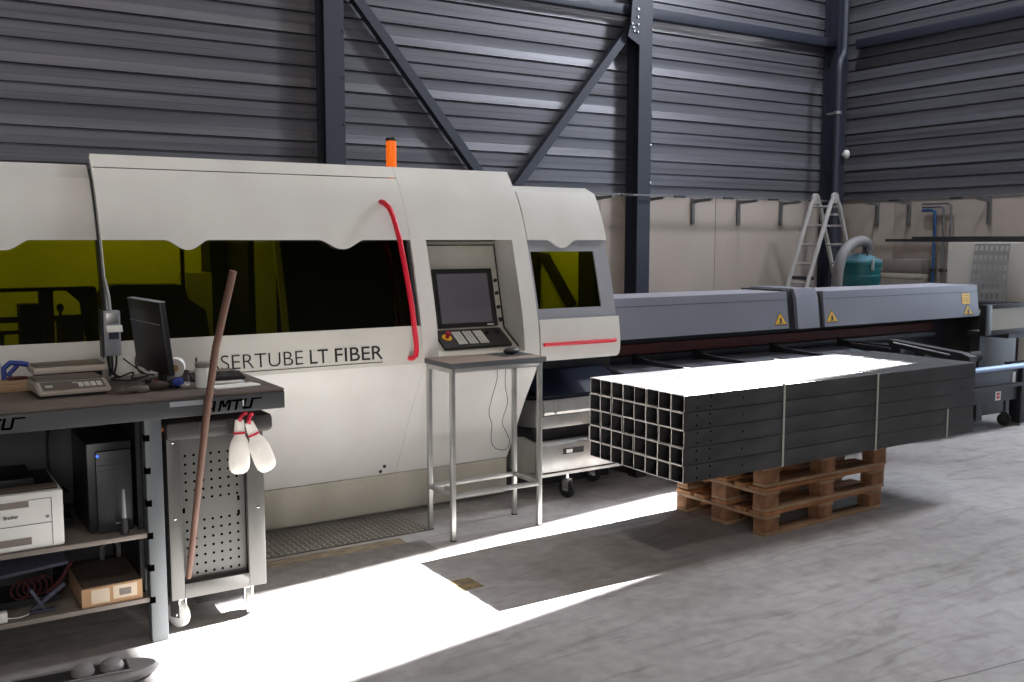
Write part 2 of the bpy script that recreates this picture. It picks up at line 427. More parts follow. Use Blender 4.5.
b = B(); b.box(7.2, 12.75, 10.50, 10.535, 2.402, 2.43, .003); obj('rail_bar', b, 'rail', t)
b = B()
for x in (8.55, 9.5, 10.45, 11.4, 12.3): b.box(x-.10, x+.10, 10.478, 10.498, 2.395, 2.425)
obj('splice_joint', b, 'gapdark', t)
t = thing('wall_rail', 'thin grey service rail on brackets along the end wall', 'rail', (13.2, 8, 2.40))
b = B(); b.box(13.22, 13.255, 5.0, 10.3, 2.402, 2.43, .003); obj('rail_bar', b, 'rail', t)
b = B()
for y in (9.7, 8.65, 7.4): b.box(13.2, 13.218, y-.09, y+.09, 2.395, 2.425)
obj('splice_joint', b, 'gapdark', t)
for i, (y, m, lab) in enumerate(((9.12, 'bluepipe', 'bright blue pipe running down the concrete end wall'), (8.98, 'rail', 'grey pipe beside the blue pipe on the end wall'),
                           (8.86, 'rail', 'grey pipe farthest from the blue pipe on the end wall'))):
    t = thing('service_pipe', lab, 'pipe', (13.42, y, 0))
    top = 2.25+.05*i
    b = B(); b.tube([(13.42, y, .1), (13.42, y, top-.06), (13.42, y+.015, top-.02), (13.42, y+.06, top), (13.42, 9.34, top)], .025 if i == 0 else .018, 10); obj('pipe', b, m, t)
    b = B(); b.lathe([(.019, 0), (.036, 0), (.036, .05), (.019, .05)], (13.42, y, 1.32), 10); b.box(13.385, 13.40, y-.03, y+.03, 1.33, 1.36); obj('valve', b, 'gapdark', t)

# ------------------------------------------------------------------ laser machine
MP_LOW = [(.27, 5.735), (.43, 5.648), (.714, 5.497), (.951, 5.352), (1.045, 5.322)]
MP_UP = [(1.045, 5.322), (1.108, 5.321), (1.273, 5.343), (1.469, 5.388), (1.654, 5.438), (1.8, 5.480), (1.9, 5.514), (2.02, 5.566), (2.13, 5.628), (2.264, 5.728)]
def pch(z, P):
    if z <= P[0][0]: return P[0][1]
    if z >= P[-1][0]: return P[-1][1]
    for i in range(len(P)-1):
        if P[i][0] <= z <= P[i+1][0]:
            z0, y0 = P[i]; z1, y1 = P[i+1]; h = z1-z0
            def sl(j):
                if j == 0: return (P[1][1]-P[0][1])/(P[1][0]-P[0][0])
                if j == len(P)-1: return (P[-1][1]-P[-2][1])/(P[-1][0]-P[-2][0])
                return (P[j+1][1]-P[j-1][1])/(P[j+1][0]-P[j-1][0])
            m0, m1 = sl(i), sl(i+1); t = (z-z0)/h
            return (2*t**3-3*t*t+1)*y0+(t**3-2*t*t+t)*h*m0+(-2*t**3+3*t*t)*y1+(t**3-t*t)*h*m1
def YP(z):
    return pch(z, MP_LOW) if z < 1.045 else pch(z, MP_UP)
def skin(xs, zlo, zhi, nz, off=0., thick=.02, b=None, smooth=True):
    b = b or B(); rows = []
    for i in range(nz+1):
        r = []
        for x in xs:
            lo = zlo(x) if callable(zlo) else zlo; hi = zhi(x) if callable(zhi) else zhi
            z = lo+(hi-lo)*i/nz; r.append((x, YP(z)+off, z))
        rows.append(r)
    return b.sheet(rows, thick, (0, 1, 0), smooth)
def lsp(a, c, n): return [a+(c-a)*i/n for i in range(n+1)]
def wave(z0, dz, bumps):
    def f(x):
        for c, hw in bumps:
            d = abs(x-c)/hw
            if d < 1:
                k = .5+.5*math.cos(math.pi*d); return z0-dz*k**.72
        return z0
    return f
mach = thing('laser_cutting_machine', 'long cream laser tube cutting machine with olive tinted windows along the back wall', 'machine', (2, 6.2, 0))
MX0 = -.9
# left hood
xl = sorted(set(lsp(MX0, .93, 24)+lsp(.3, .62, 16)))
b = skin(xl, wave(1.8, .052, [(.49, .115), (-.45, .115)]), 2.13, 8, .05); 
b.prism([(5.678, 2.13), (5.70, 2.13), (5.775, 2.188), (7.2, 2.188), (7.2, 2.205), (5.76, 2.205)], 'x', MX0, .93)
h = obj('side_hood', b, 'cream', mach)
b = skin(lsp(MX0, .929, 4), 1.27, 1.83, 8, .085, .006); obj('window', b, 'acrylic', h)
b = skin(lsp(MX0, .93, 4), 1.045, 1.28, 5, .03); 
skin(lsp(MX0, .93, 4), .27, 1.045, 8, .03, .02, b); obj('lower_panel', b, 'cream_shaded', h)
# sliding door
X0, X1 = .945, 2.7408
xd = sorted(set(lsp(X0, X1, 20)+lsp(1.27, 1.50, 18)+lsp(2.15, 2.43, 18)))
b = skin(xd, wave(1.8, .054, [(1.384, .112), (2.29, .135)]), 2.186, 11, 0, .025)
d = obj('sliding_door', b, 'cream', mach)
b = skin(lsp(X0, X1, 6), 2.192, 2.264, 4, 0, .025); obj('top_strip', b, 'cream', d)
b = skin(lsp(X0+.001, X1-.008, 6), 1.268, 1.83, 10, .0255, .006); obj('window', b, 'acrylic', d)
b = skin(lsp(X0, X1-.001, 6), 1.045, 1.275, 5, 0, .025); obj('lettering_band', b, 'cream_shaded', d)
b = skin(lsp(X0, X1-.001, 6), .275, 1.045, 10, 0, .025); obj('lower_panel', b, 'cream', d)
b = skin([X0-.006, X0-.0005], 1.045, 2.25, 16, -.006, .035); obj('edge_strip', b, 'cream', d)
b = skin([.9305, X0-.0065], 1.045, 2.18, 16, .03, .09); obj('dark_edge_strip', b, 'gapdark', d)  # dark strip standing in for the shaded gap between hood and door
b = skin([X1-.022, X1-.010], 1.275, 1.80, 10, .012, .02); obj('dark_edge_strip', b, 'gapdark', d)
# red grab handle
y = lambda z, o: YP(z)-o
b = B(); b.tube([(2.59, y(2.035, -.004), 2.035), (2.592, y(2.03, .03), 2.03), (2.606, y(2.0, .068), 1.995), (2.618, y(1.95, .075), 1.94), (2.632, y(1.8, .075), 1.8), (2.645, y(1.6, .075), 1.6), (2.655, y(1.4, .075), 1.4),
                (2.660, y(1.2, .075), 1.2), (2.660, y(1.14, .075), 1.14), (2.658, y(1.10, .065), 1.105), (2.652, y(1.085, .035), 1.087), (2.65, y(1.083, -.004), 1.083)], .0165, 12)
obj('grab_handle', b, 'red', d)
# lettering: a tilted frame on the band below the window
def band_frame(x, z):
    z2 = z+.09; up = Vector((0, YP(z2)-YP(z), z2-z)).normalized(); xx = Vector((1, 0, 0)); n = xx.cross(up)
    m = Matrix((xx, up, n)).transposed().to_4x4(); m.translation = Vector((x, YP(z)-.0012, z)); return m
text('lettering', 'LASERTUBE', 'ink', d, .605, .080, band_frame(1.366, 1.090), .002, -.012)
text('lettering', 'LT', 'ink', d, .112, .080, band_frame(2.012, 1.090), .002, .002)
text('lettering', 'FIBER', 'ink', d, .305, .080, band_frame(2.165, 1.090), .002, .002)
b = skin([1.37, 2.47], 1.0695, 1.0725, 1, -.003, .003); obj('underline', b, 'ink', d)
def arc_mark(cx, cz, r, a0, a1, w, b):
    fr = band_frame(cx, cz); n = 14; rows = []
    for rr in (r-w/2, r+w/2):
        rows.append([fr @ Vector((math.cos(a0+(a1-a0)*k/n)*rr*.8, math.sin(a0+(a1-a0)*k/n)*rr, .002)) for k in range(n+1)])
    b.sheet(rows, .003, (0, 1, 0), False)
b = B(); arc_mark(1.115, 1.165, .070, math.radians(120), math.radians(250), .012, b); arc_mark(1.135, 1.165, .052, math.radians(110), math.radians(260), .010, b)
obj('logo', b, 'ink', d)
# console housing
X2, X3 = 2.742, 3.607
OX0, OX1, OZ0, OZ1 = 2.85, 3.49, 1.075, 1.80
b = skin(lsp(X2, X3, 6), OZ1, 2.264, 10, 0, .025)
skin([X2, (X2+OX0)/2, OX0], 1.045, OZ1, 12, 0, .025, b); skin([OX1, (OX1+X3)/2, X3], 1.045, OZ1, 12, 0, .025, b)
skin(lsp(X2, X3, 6), .275, 1.045, 10, 0, .025, b)
skin(lsp(OX0, OX1, 3), 1.045, OZ0, 1, 0, .025, b)
c = obj('console_housing', b, 'cream', mach)
# recess: back panel polyline (y, z) and reveals
RP = [(5.700, 1.79), (5.560, 1.204), (5.372, 1.092), (5.335, 1.078)]
def strip(xa, xb, pts, thick, b, up=False):
    rows = [[(x, yy, zz) for x in (xa, xb)] for yy, zz in pts]
    return b.sheet(rows, thick, (0, .3, -1) if up else (0, 1, 0), False)
b = B(); strip(OX0+.001, OX1-.001, RP[:2], .02, b); strip(OX0+.001, OX1-.001, RP[1:], .02, b, True)
obj('recess_panel', b, mat('recess_enamel', lin(188, 186, 174), .5, scale=3, col2=lin(172, 168, 158)), c)
b = B()
for xa, xb in ((OX0-.02, OX0), (OX1, OX1+.02)):
    pts = [(5.72, OZ1), (5.72, 1.70), (5.575, 1.19), (5.372, 1.075)] + [(YP(z_)+.022, z_) for z_ in lsp(1.075, OZ1, 12)]
    b.prism(pts, 'x', xa, xb)
b.box(OX0-.02, OX1+.02, YP(1.8)+.024, 5.74, OZ1, OZ1+.02)
obj('recess_reveal', b, 'cream', c)
def rpt(x, s, off=0.):
    """point on the upper recess panel; s = height"""
    (ya, za), (yb, zb) = RP[0], RP[1]; k = (s-zb)/(za-zb); n = Vector((0, -(za-zb), (ya-yb))).normalized()
    return Vector((x, yb+(ya-yb)*k, s)) + n*off
def rpl(x, k, off=0.):
    (ya, za), (yb, zb) = RP[1], RP[2]; n = Vector((0, -(za-zb), -(yb-ya))).normalized()
    if n.z < 0: n = -n
    return Vector((x, ya+(yb-ya)*k, za+(zb-za)*k)) + n*off
def slab_r(xa, xb, sa, sb, off0, off1, b, f=rpt):
    P = [f(xa, sa, off0), f(xb, sa, off0), f(xb, sb, off0), f(xa, sb, off0)]; Q = [f(xa, sa, off1), f(xb, sa, off1), f(xb, sb, off1), f(xa, sb, off1)]
    vp = [b.bm.verts.new(p) for p in P]; vq = [b.bm.verts.new(p) for p in Q]
    b._f(vp[::-1]); b._f(vq)
    for i in range(4): b._f([vp[i], vp[(i+1) % 4], vq[(i+1) % 4], vq[i]])
    return b
b = B()
b.tube([tuple(rpt(OX0+.012, 1.10+.1, .006)), tuple(rpt(OX0+.012, 1.765, .006)), tuple(rpt(OX1-.014, 1.765, .006)), tuple(rpt(OX1-.014, 1.215, .006)), tuple(rpl(OX1-.014, .95, .008))], .006, 8)
obj('gasket', b, 'blackrub', c)
b = B(); slab_r(2.975, 3.418, 1.226, 1.604, .001, .028, b); mon = obj('monitor_bezel', b, 'black', c)
b = B(); slab_r(2.995, 3.378, 1.252, 1.572, .029, .031, b); obj('screen', b, 'screen', c)
b = B(); slab_r(3.335, 3.385, 1.232, 1.240, .0285, .0295, b); obj('screen_logo', b, 'keys', c)
for zc in (1.527, 1.443, 1.350):
    b = B(); p = rpt(3.452, zc, 0); q = rpt(3.452, zc, .014); b.tube([tuple(p), tuple(q)], .0125, 14); obj('button', b, 'gapdark', c)
b = B(); slab_r(3.444, 3.472, 1.252, 1.28, .001, .012, b); obj('socket', b, 'black', c)
b = B(); slab_r(2.93, 3.43, .05, .90, .001, .022, b, rpl); obj('keypad', b, 'black', c)
b = B()
for gx in (3.045, 3.125, 3.205):
    for i in range(3):
        for j in range(6):
            xa = gx+i*.0225; ka = .17+j*.105
            slab_r(xa, xa+.018, ka, ka+.078, .0225, .027, b, rpl)
obj('key_block', b, 'keys', c)
b = B(); p = rpl(2.99, .42, .022); q = rpl(2.99, .42, .026); b.tube([tuple(p), tuple(q)], .034, 20); obj('stop_collar', b, 'yellow', c)
b = B(); n_ = (rpl(2.99, .42, 1)-rpl(2.99, .42, 0)); p = rpl(2.99, .42, .026)
b.tube([tuple(p), tuple(p+n_*.022), tuple(p+n_*.024), tuple(p+n_*.04)], [.013, .013, .020, .018], 16); obj('emergency_stop', b, mat('dark_red_button', lin(150, 30, 40), .4), c)
for xx, kk in ((3.30, .3), (3.385, .3)):
    b = B(); p = rpl(xx, kk, .022); b.tube([tuple(p), tuple(p+n_*.016)], .013, 14); obj('dial', b, 'blackrub', c)
# skirt plinth below
b = B(); b.box(MX0, X3, 5.735, 5.755, .03, .27); b.box(MX0, X3+.02, 5.80, 7.1, 0, .26); obj('skirt', b, ['skirt'], mach)
# end hood
X4 = 4.285
ze = lambda x: 1.0+.0*x
b = skin(sorted(set(lsp(X3+.012, X4, 8)+lsp(3.74, 4.02, 14))), wave(1.80, .055, [(3.895, .118)]), 2.13, 8, .004, .02)
b.prism([(5.64, 2.13), (5.74, 2.172), (5.86, 2.172), (5.86, 2.13)], 'x', X3+.012, X4)
e = obj('end_hood', b, 'cream', mach)
b = skin(lsp(X3+.012, X4+.004, 4), 1.085, 1.272, 5, .0, .02)
rows = [[(x, yy, zz_) for x in lsp(X3+.012, X4+.004, 4)] for yy, zz_ in ((5.40, .985), (5.36, .99), (5.333, 1.01), (5.322, 1.04), (5.3208, 1.085))]
b.sheet(rows, .02, (0, 1, 0)); obj('lower_panel', b, 'cream', e)
b = skin([X3+.012, X3+.03], 1.27, 1.81, 6, .025, .012); skin([4.168, X4+.001], 1.27, 1.81, 6, .025, .012, b)
skin(lsp(X3+.03, 4.168, 4), 1.27, 1.340, 3, .025, .012, b); skin(lsp(X3+.03, 4.168, 4), 1.722, 1.81, 3, .025, .012, b)
skin([X3+.012, X4+.001], 1.272, 1.275, 1, .004, .022, b)
obj('window_frame', b, 'greyframe', e)
b = skin(lsp(X3+.025, 4.175, 4), 1.335, 1.73, 6, .038, .006); obj('window', b, 'acrylic', e)
b = B(); b.tube([(X3+.02, 5.296, 1.108), (4.20, 5.296, 1.108), (4.225, 5.298, 1.109), (4.235, 5.312, 1.11)], .013, 10); obj('rail_handle', b, 'red', e)
b = B()
b.prism([(YP(z_)+.048, z_) for z_ in lsp(1.05, 2.13, 12)] + [(5.86, 2.172), (6.9, 2.172), (6.9, 1.0), (5.42, .99)], 'x', X4-.02, X4); obj('end_cheek', b, 'cream', e)
# roof, back and insides
b = B(); b.box(X0+.01, X3-.03, 5.80, 7.0, 2.16, 2.178); b.prism([(YP(z_)+.026, z_) for z_ in lsp(.28, 2.24, 24)] + [(6.6, 2.264), (7.2, 2.178), (7.2, .27)], 'x', X3-.022, X3-.002)
b.box(X3, X4, 5.84, 7.0, 2.155, 2.172); b.box(MX0, X0, 5.78, 7.2, 2.17, 2.186)
obj('roof', b, 'cream', mach)
b = B(); b.box(MX0, X3-.03, 7.0, 7.03, .26, 2.15); b.box(X3, X4-.03, 6.6, 6.63, 1.0, 2.15); obj('interior_wall', b, 'inwall', mach)
b = B(); b.box(MX0, X3-.04, 5.76, 6.99, .9, .93); b.box(X3+.01, X4-.03, 5.45, 6.6, 1.0, 1.02); obj('interior_floor', b, 'darkin', mach)
b = B(); b.box(1.925, 2.66, 5.60, 5.62, 1.05, 1.93); b.box(X1-.03, X1, 5.72, 6.99, .95, 2.15); obj('inner_door', b, 'blackrub', mach)
b = skin([1.885, 1.918], 1.08, 1.9, 12, .045, .03); obj('guide_rail', b, 'inwall', mach)
b = B()
b.box(MX0, .99, 6.0, 6.08, 1.515, 1.535); b.box(MX0, .99, 6.0, 6.06, 1.345, 1.375); b.box(MX0, .74, 6.0, 6.05, 1.28, 1.30)
b.box(.70, .765, 5.98, 6.10, .93, 1.53); b.box(.60, .70, 6.05, 6.2, .93, 1.44); b.box(.80, .92, 6.0, 6.2, .93, 1.36)
b.prism([(.82, 1.53), (.99, 1.53), (.99, 1.22), (.93, 1.20), (.90, 1.45)], 'y', 5.97, 6.0); b.box(.40, .52, 6.1, 6.3, .93, 1.27)
b.blob((.80, 6.0, 1.42), (.02, .02, .025)); b.box(.793, .807, 5.99, 6.01, 1.36, 1.42)
b.prism([(1.02, .93), (1.02, 1.49), (1.08, 1.542), (1.48, 1.533), (1.50, 1.45), (1.60, 1.38), (1.66, .93)], 'y', 5.96, 6.2)
b.box(1.475, 1.495, 6.0, 6.03, .93, 2.2)
b.box(1.80, 1.84, 5.75, 6.5, .93, 2.2); b.box(1.70, 1.79, 6.2, 6.4, .93, 2.2)
obj('gantry', b, 'darkin', mach)
b = B(); b.box(1.53, 1.68, 6.1, 6.3, 1.1, 1.60); obj('drive_housing', b, 'inwall', mach)
b = B(); b.prism([(6.24, 1.70), (6.14, 1.70), (5.78, 1.34), (5.84, 1.29)], 'x', 4.20, 4.245); b.box(4.215, 4.245, 6.26, 6.58, 1.02, 2.1); b.box(4.10, 4.24, 5.9, 6.58, 1.02, 1.27); b.box(4.20, 4.245, 5.50, 5.70, 1.10, 1.74)
obj('chuck_guard', b, 'darkin', mach)
b = B(); b.lathe([(.034, 0), (.036, .004), (.036, .19), (.030, .195)], (2.962, 6.2, 2.284), 18); b.lathe([(.02, -.105), (.02, 0)], (2.962, 6.2, 2.284), 12); bc = obj('beacon', b, 'orange', mach)
b = B(); b.lathe([(.037, 0), (.037, .018), (.02, .024)], (2.962, 6.2, 2.479), 18); obj('beacon_cap', b, 'black', bc)
b = B(); b.lathe([(.037, 0), (.037, .020)], (2.962, 6.2, 2.264), 18); obj('beacon_base', b, 'black', bc)
b = B()
for zc in (.300, .335): b.blob((2.625+.02*(zc-.3)/.035, YP(zc)-.004, zc), (.012, .008, .012), 10, 6)
obj('hinge_pin', b, 'black', d)
# dark machine bed under the end hood
b = B(); b.box(X3+.06, 4.60, 5.83, 7.0, .0, .985); obj('bed', b, 'darksteel', mach)

# ------------------------------------------------------------------ tube loader behind the bundle
ld = thing('tube_loader', 'long slate grey covered tube loader reaching from the cream machine towards the end wall', 'machine', (7, 6, 0))
def cover(xa, xb, zt, m, name, extra=0.):
    b = B(); b.prism([(6.30, zt), (5.808-extra, zt), (5.80-extra, zt-.060), (5.80-extra, zt-.0625), (5.765-extra, zt-.31), (5.80, zt-.315), (6.30, zt-.315)], 'x', xa, xb)
    return obj(name, b, m, ld)
cv1 = cover(4.31, 6.50, 1.354, 'slate', 'cover')
cv2 = cover(6.965, 9.285, 1.345, 'slate', 'cover')
for xa, xb, cv, zt in ((4.31, 6.50, cv1, 1.354), (6.965, 9.285, cv2, 1.345)):
    b = B(); b.box(xa+.005, xb-.005, 5.812, 6.30, zt+.0005, zt+.003); obj('cover_top', b, 'slate_lit', cv)
    b = B(); b.box(xa, xb, 5.7985, 5.8025, zt-.0650, zt-.0615); obj('cover_seam', b, 'gapdark', cv)
b = B(); b.prism([(6.33, 1.38), (5.82, 1.38), (5.785, 1.30), (5.75, 1.035), (5.80, 1.03), (6.33, 1.03)], 'x', 6.60, 6.875); obj('cover_divider', b, 'slate', ld)
b = B(); b.prism([(6.34, 1.37), (5.85, 1.37), (5.82, 1.29), (5.785, 1.03), (6.3, 1.03)], 'x', 6.50, 6.60); b.prism([(6.3, 1.335), (5.85, 1.335), (5.82, 1.27), (5.785, 1.03), (6.3, 1.03)], 'x', 6.875, 6.965)
obj('cover_joint', b, 'gapdark', ld)
def on_cover(x, z, zt):
    k = (zt-.0625-z)/.2475; n = Vector((0, -.2475, .035)).normalized()*-1; n = Vector((0, -.99, -.14)).normalized()
    return Vector((x, 5.80-.035*k, z)) + n*.001
def sign(x, z, zt, par, w=.115, tri=True):
    u = w*1.35 if tri else w
    b = B(); P = [on_cover(x-u/2, z-w*.45, zt), on_cover(x+u/2, z-w*.45, zt), on_cover(x, z+w*.5, zt)] if tri else [on_cover(x-w/2, z-w*.4, zt), on_cover(x+w/2, z-w*.4, zt), on_cover(x+w/2, z+w*.4, zt), on_cover(x-w/2, z+w*.4, zt)]
    o = Vector((0, -.002, 0))
    vp = [b.bm.verts.new(p) for p in P]; vq = [b.bm.verts.new(p+o) for p in P]
    b._f(vp); b._f(vq)
    for i in range(len(P)): b._f([vp[i], vp[(i+1) % len(P)], vq[(i+1) % len(P)], vq[i]])
    if tri:
        b.mi = 1
        def blk(q):
            a = [b.bm.verts.new(on_cover(x+dx*u, z+dz*w, zt)+Vector((0, -.0026, 0))) for dx, dz in q]; b._f(a)
        blk([(-.5, -.45), (.5, -.45), (.46, -.40), (-.46, -.40)]); blk([(-.5, -.45), (-.46, -.40), (0, .42), (0, .5)]); blk([(.5, -.45), (0, .5), (0, .42), (.46, -.40)])
        blk([(-.06, -.28), (.07, -.28), (.12, -.1), (.0, .16), (-.1, -.08)]); blk([(-.24, -.33), (.24, -.33), (.24, -.28), (-.24, -.28)])
    else:
        b.mi = 2
        for k in range(3):
            a = [b.bm.verts.new(on_cover(x+dx*w, z+dz*w, zt)+Vector((0, -.0026, 0))) for dx, dz in ((-.4, .25-.2*k), (.4, .25-.2*k), (.4, .22-.2*k), (-.4, .22-.2*k))]; b._f(a)
    obj('warning_sign' if tri else 'yellow_notice', b, ['yellow', 'ink', 'oxide'], par)
sign(6.40, 1.130, 1.354, cv1); sign(7.06, 1.125, 1.345, cv2); sign(9.10, 1.105, 1.345, cv2); sign(9.08, 1.215, 1.345, cv2, .13, False)
b = B(); b.box(4.62, 9.2, 6.08, 6.28, .05, 1.03); obj('back_frame', b, 'gapdark', ld)
b = B(); b.box(4.63, 8.9, 6.02, 6.08, .885, .968, .004); obj('oxide_beam', b, 'oxide', ld)
b = B(); b.box(4.63, 8.9, 5.98, 6.06, .83, .883, .01); obj('guide_beam', b, 'darksteel', ld)
b = B(); b.prism([(6.06, .828), (5.94, .826), (5.20, .745), (5.20, .73), (5.95, .81), (6.06, .812)], 'x', 4.63, 7.42); obj('outfeed_slide', b, 'tray', ld)
for x in (4.89, 5.53, 6.42, 7.30):
    b = B(); b.prism([(5.90, .915), (5.86, .898), (5.72, .880), (5.50, .872), (5.34, .868), (5.34, .85), (5.50, .845), (5.72, .842), (5.86, .835), (5.90, .83)], 'x', x-.012, x+.012)
    obj('outfeed_arm', b, 'black', ld)
b = B(); b.box(4.7, 8.9, 5.62, 6.05, .05, .12); b.box(4.7, 4.8, 5.62, 5.72, .0, .77); b.box(6.9, 7.0, 5.62, 5.72, 0, .77); b.box(8.2, 8.3, 5.62, 5.72, 0, .77); obj('base_frame', b, 'darksteel', ld)
b = B(); b.prism([(5.50, .915), (5.50, .86), (4.78, .775), (4.72, .79), (4.72, .835), (4.80, .86)], 'x', 7.50, 7.60); b.box(7.53, 7.59, 5.40, 5.98, .80, .862); b.mi = 0; sa = obj('swing_arm', b, 'black', ld)
b = B(); b.tube([(7.605, 4.80, .82), (7.74, 4.80, .82)], .045, 14); obj('arm_roller', b, 'blackrub', sa)
b = B(); b.tube([(7.494, 5.45, .895), (7.494, 4.90, .838)], .007, 8); obj('arm_strip', b, 'galv', sa)
b = B(); b.box(9.30, 9.95, 5.75, 6.55, 0, 1.03, .01); b.box(9.28, 9.97, 5.73, 6.6, 1.03, 1.05, .004); obj('end_cabinet', b, mat('dusty_dark_cabinet', lin(58, 57, 56), .6), ld)

# outfeed stand at the far end
st = thing('roller_stand', 'dark wheeled roller stand past the end of the tube bundle', 'roller stand', (8.9, 5.3, 0))
b = B(); b.tube([(8.0, 5.24, .595), (9.22, 5.24, .595)], .028, 14); obj('roller', b, 'roller', st)
b = B(); b.box(7.9, 9.2, 5.28, 5.5, .26, .56, .004); b.box(7.9, 9.2, 5.22, 5.279, .40, .43); obj('body', b, 'gapdark', st)
b = B(); b.box(9.22, 9.34, 5.25, 5.37, .02, .60, .004); b.box(9.24, 9.75, 5.27, 5.45, .45, .60, .004); obj('post', b, 'darksteel', st)
b = B(); b.box(9.215, 9.345, 5.245, 5.375, 0, .02); obj('foot', b, 'galv', st)
b = B(); b.box(8.83, 8.915, 5.277, 5.28, .275, .36); sg = obj('pictogram', b, 'whiteplastic', st)
b = B(); b.box(8.85, 8.895, 5.2755, 5.277, .29, .318); b.box(8.85, 8.895, 5.2755, 5.277, .325, .348); obj('pictogram_print', b, 'red', sg)
b = B(); b.box(9.10, 9.15, 5.276, 5.28, .43, .53); obj('sticker', b, 'whiteplastic', st)
def caster(par, x, y, r, wheel_m, fork_m, top, rot=0., w=.035):
    c_ = math.cos(rot); s_ = math.sin(rot)
    b = B(); ax = Vector((c_, s_, 0))
    P = Vector((x, y, r))
    def ring(t, rr): return (tuple(P+ax*t), rr)
    pts = [ring(-w/2, r*.9), ring(-w/2+.004, r), ring(w/2-.004, r), ring(w/2, r*.9)]
    b.tube([p for p, _ in pts], [q for _, q in pts], 22)
    cs = obj('caster', b, wheel_m, par)
    b = B()
    mt = Matrix.Translation(P) @ Matrix.Rotation(rot, 4, 'Z')
    for sgn in (-1, 1):
        q = sgn*(w/2+.005)
        b.box(q-.0025, q+.0025, -r*.45, r*.45, -r*.2, r*1.18, 0, mt)
    b.box(-w/2-.0075, w/2+.0075, -r*.5, r*.5, r*1.14, r*1.22, 0, mt)
    b.tube([tuple(P+Vector((0, 0, r*1.2))), (x, y, top)], r*.22, 12)
    b.tube([tuple(P-ax*(w/2+.012)), tuple(P+ax*(w/2+.012))], r*.2, 10)
    obj('fork', b, fork_m, cs)
caster(st, 9.08, 5.33, .062, 'blackrub', 'darksteel', .262, .3)
caster(st, 8.1, 5.33, .062, 'blackrub', 'darksteel', .262, .3)
# guard box on a post
gb = thing('guard_box', 'beige panel in a dark frame on a post above the wheeled roller stand', 'panel', (9.2, 5.4, 0))
b = B(); b.box(8.72, 10.3, 5.30, 5.335, .95, 1.155); obj('panel', b, 'beige', gb)
b = B()
b.box(8.62, 8.72, 5.285, 5.345, .905, 1.195, .004); b.box(8.72, 10.3, 5.285, 5.345, .905, .95, .003); b.box(8.72, 10.3, 5.285, 5.345, 1.155, 1.195, .003); obj('frame', b, 'black', gb)
b = B(); b.box(9.05, 9.15, 5.60, 5.70, 0, .90); b.box(9.02, 9.6, 5.29, 5.72, .86, .904); obj('post', b, 'gapdark', gb)

# ------------------------------------------------------------------ scrap cart under the end hood
ct = thing('collection_cart', 'low grey metal cart with two trays on a chrome caster, pushed under the machine end', 'cart', (3.95, 5.6, 0))
CX0, CX1 = 3.64, 4.48
side = [(5.42, .21), (5.80, .175), (5.80, .40), (5.58, .44), (5.42, .42)]
b = B()
b.box(CX0, CX1, 5.40, 5.415, .21, .40, .003); b.prism(side, 'x', CX0, CX0+.015); b.prism(side, 'x', CX1-.015, CX1); b.box(CX0+.015, CX1-.015, 5.42, 5.80, .175, .195)
b.prism([(5.40, .40), (5.42, .425), (5.45, .425), (5.45, .41), (5.42, .40)], 'x', CX0, CX1)
obj('lower_tray', b, 'galv', ct)
b = B(); b.box(3.70, 4.50, 5.42, 5.44, .515, .60, .003); b.prism([(5.44, .60), (5.40, .61), (5.39, .63), (5.41, .71), (5.43, .71), (5.42, .625)], 'x', 3.70, 4.50)
b.prism([(5.44, .515), (5.80, .48), (5.80, .66), (5.43, .71)], 'x', 3.70, 3.715); b.box(3.715, 4.48, 5.44, 5.80, .515, .53); b.box(3.78, 3.79, 5.382, 5.39, .615, .71)
obj('upper_tray', b, 'galv', ct)
b = B(); b.prism([(5.45, .713), (5.45, .735), (5.81, .865), (5.81, .84)], 'x', 3.72, 4.50); b.box(3.74, 4.48, 5.46, 5.78, .71, .716); obj('slanted_sheet', b, 'navy', ct)
b = B(); b.box(3.68, 4.44, 5.50, 5.52, .428, .512); obj('dark_panel', b, 'darksteel', ct)
b = B(); b.box(3.86, 4.035, 5.397, 5.400, .325, .365); hs = obj('handle_recess', b, 'black', ct)
b = B(); b.box(3.885, 3.935, 5.392, 5.397, .333, .357); obj('latch', b, 'whiteplastic', hs)
b = B(); b.box(4.075, 4.13, 5.38, 5.398, .40, .50, .003); bk = obj('bracket', b, 'whiteplastic', ct)
b = B(); b.blob((4.09, 5.375, .47), (.012, .006, .012), 8, 6); b.blob((4.105, 5.375, .43), (.012, .006, .012), 8, 6); obj('bolt', b, 'black', bk)
caster(ct, 3.93, 5.45, .062, 'blackrub', 'chrome', .20, .25, .03)
caster(ct, 4.36, 5.72, .062, 'blackrub', 'chrome', .18, .6, .03)

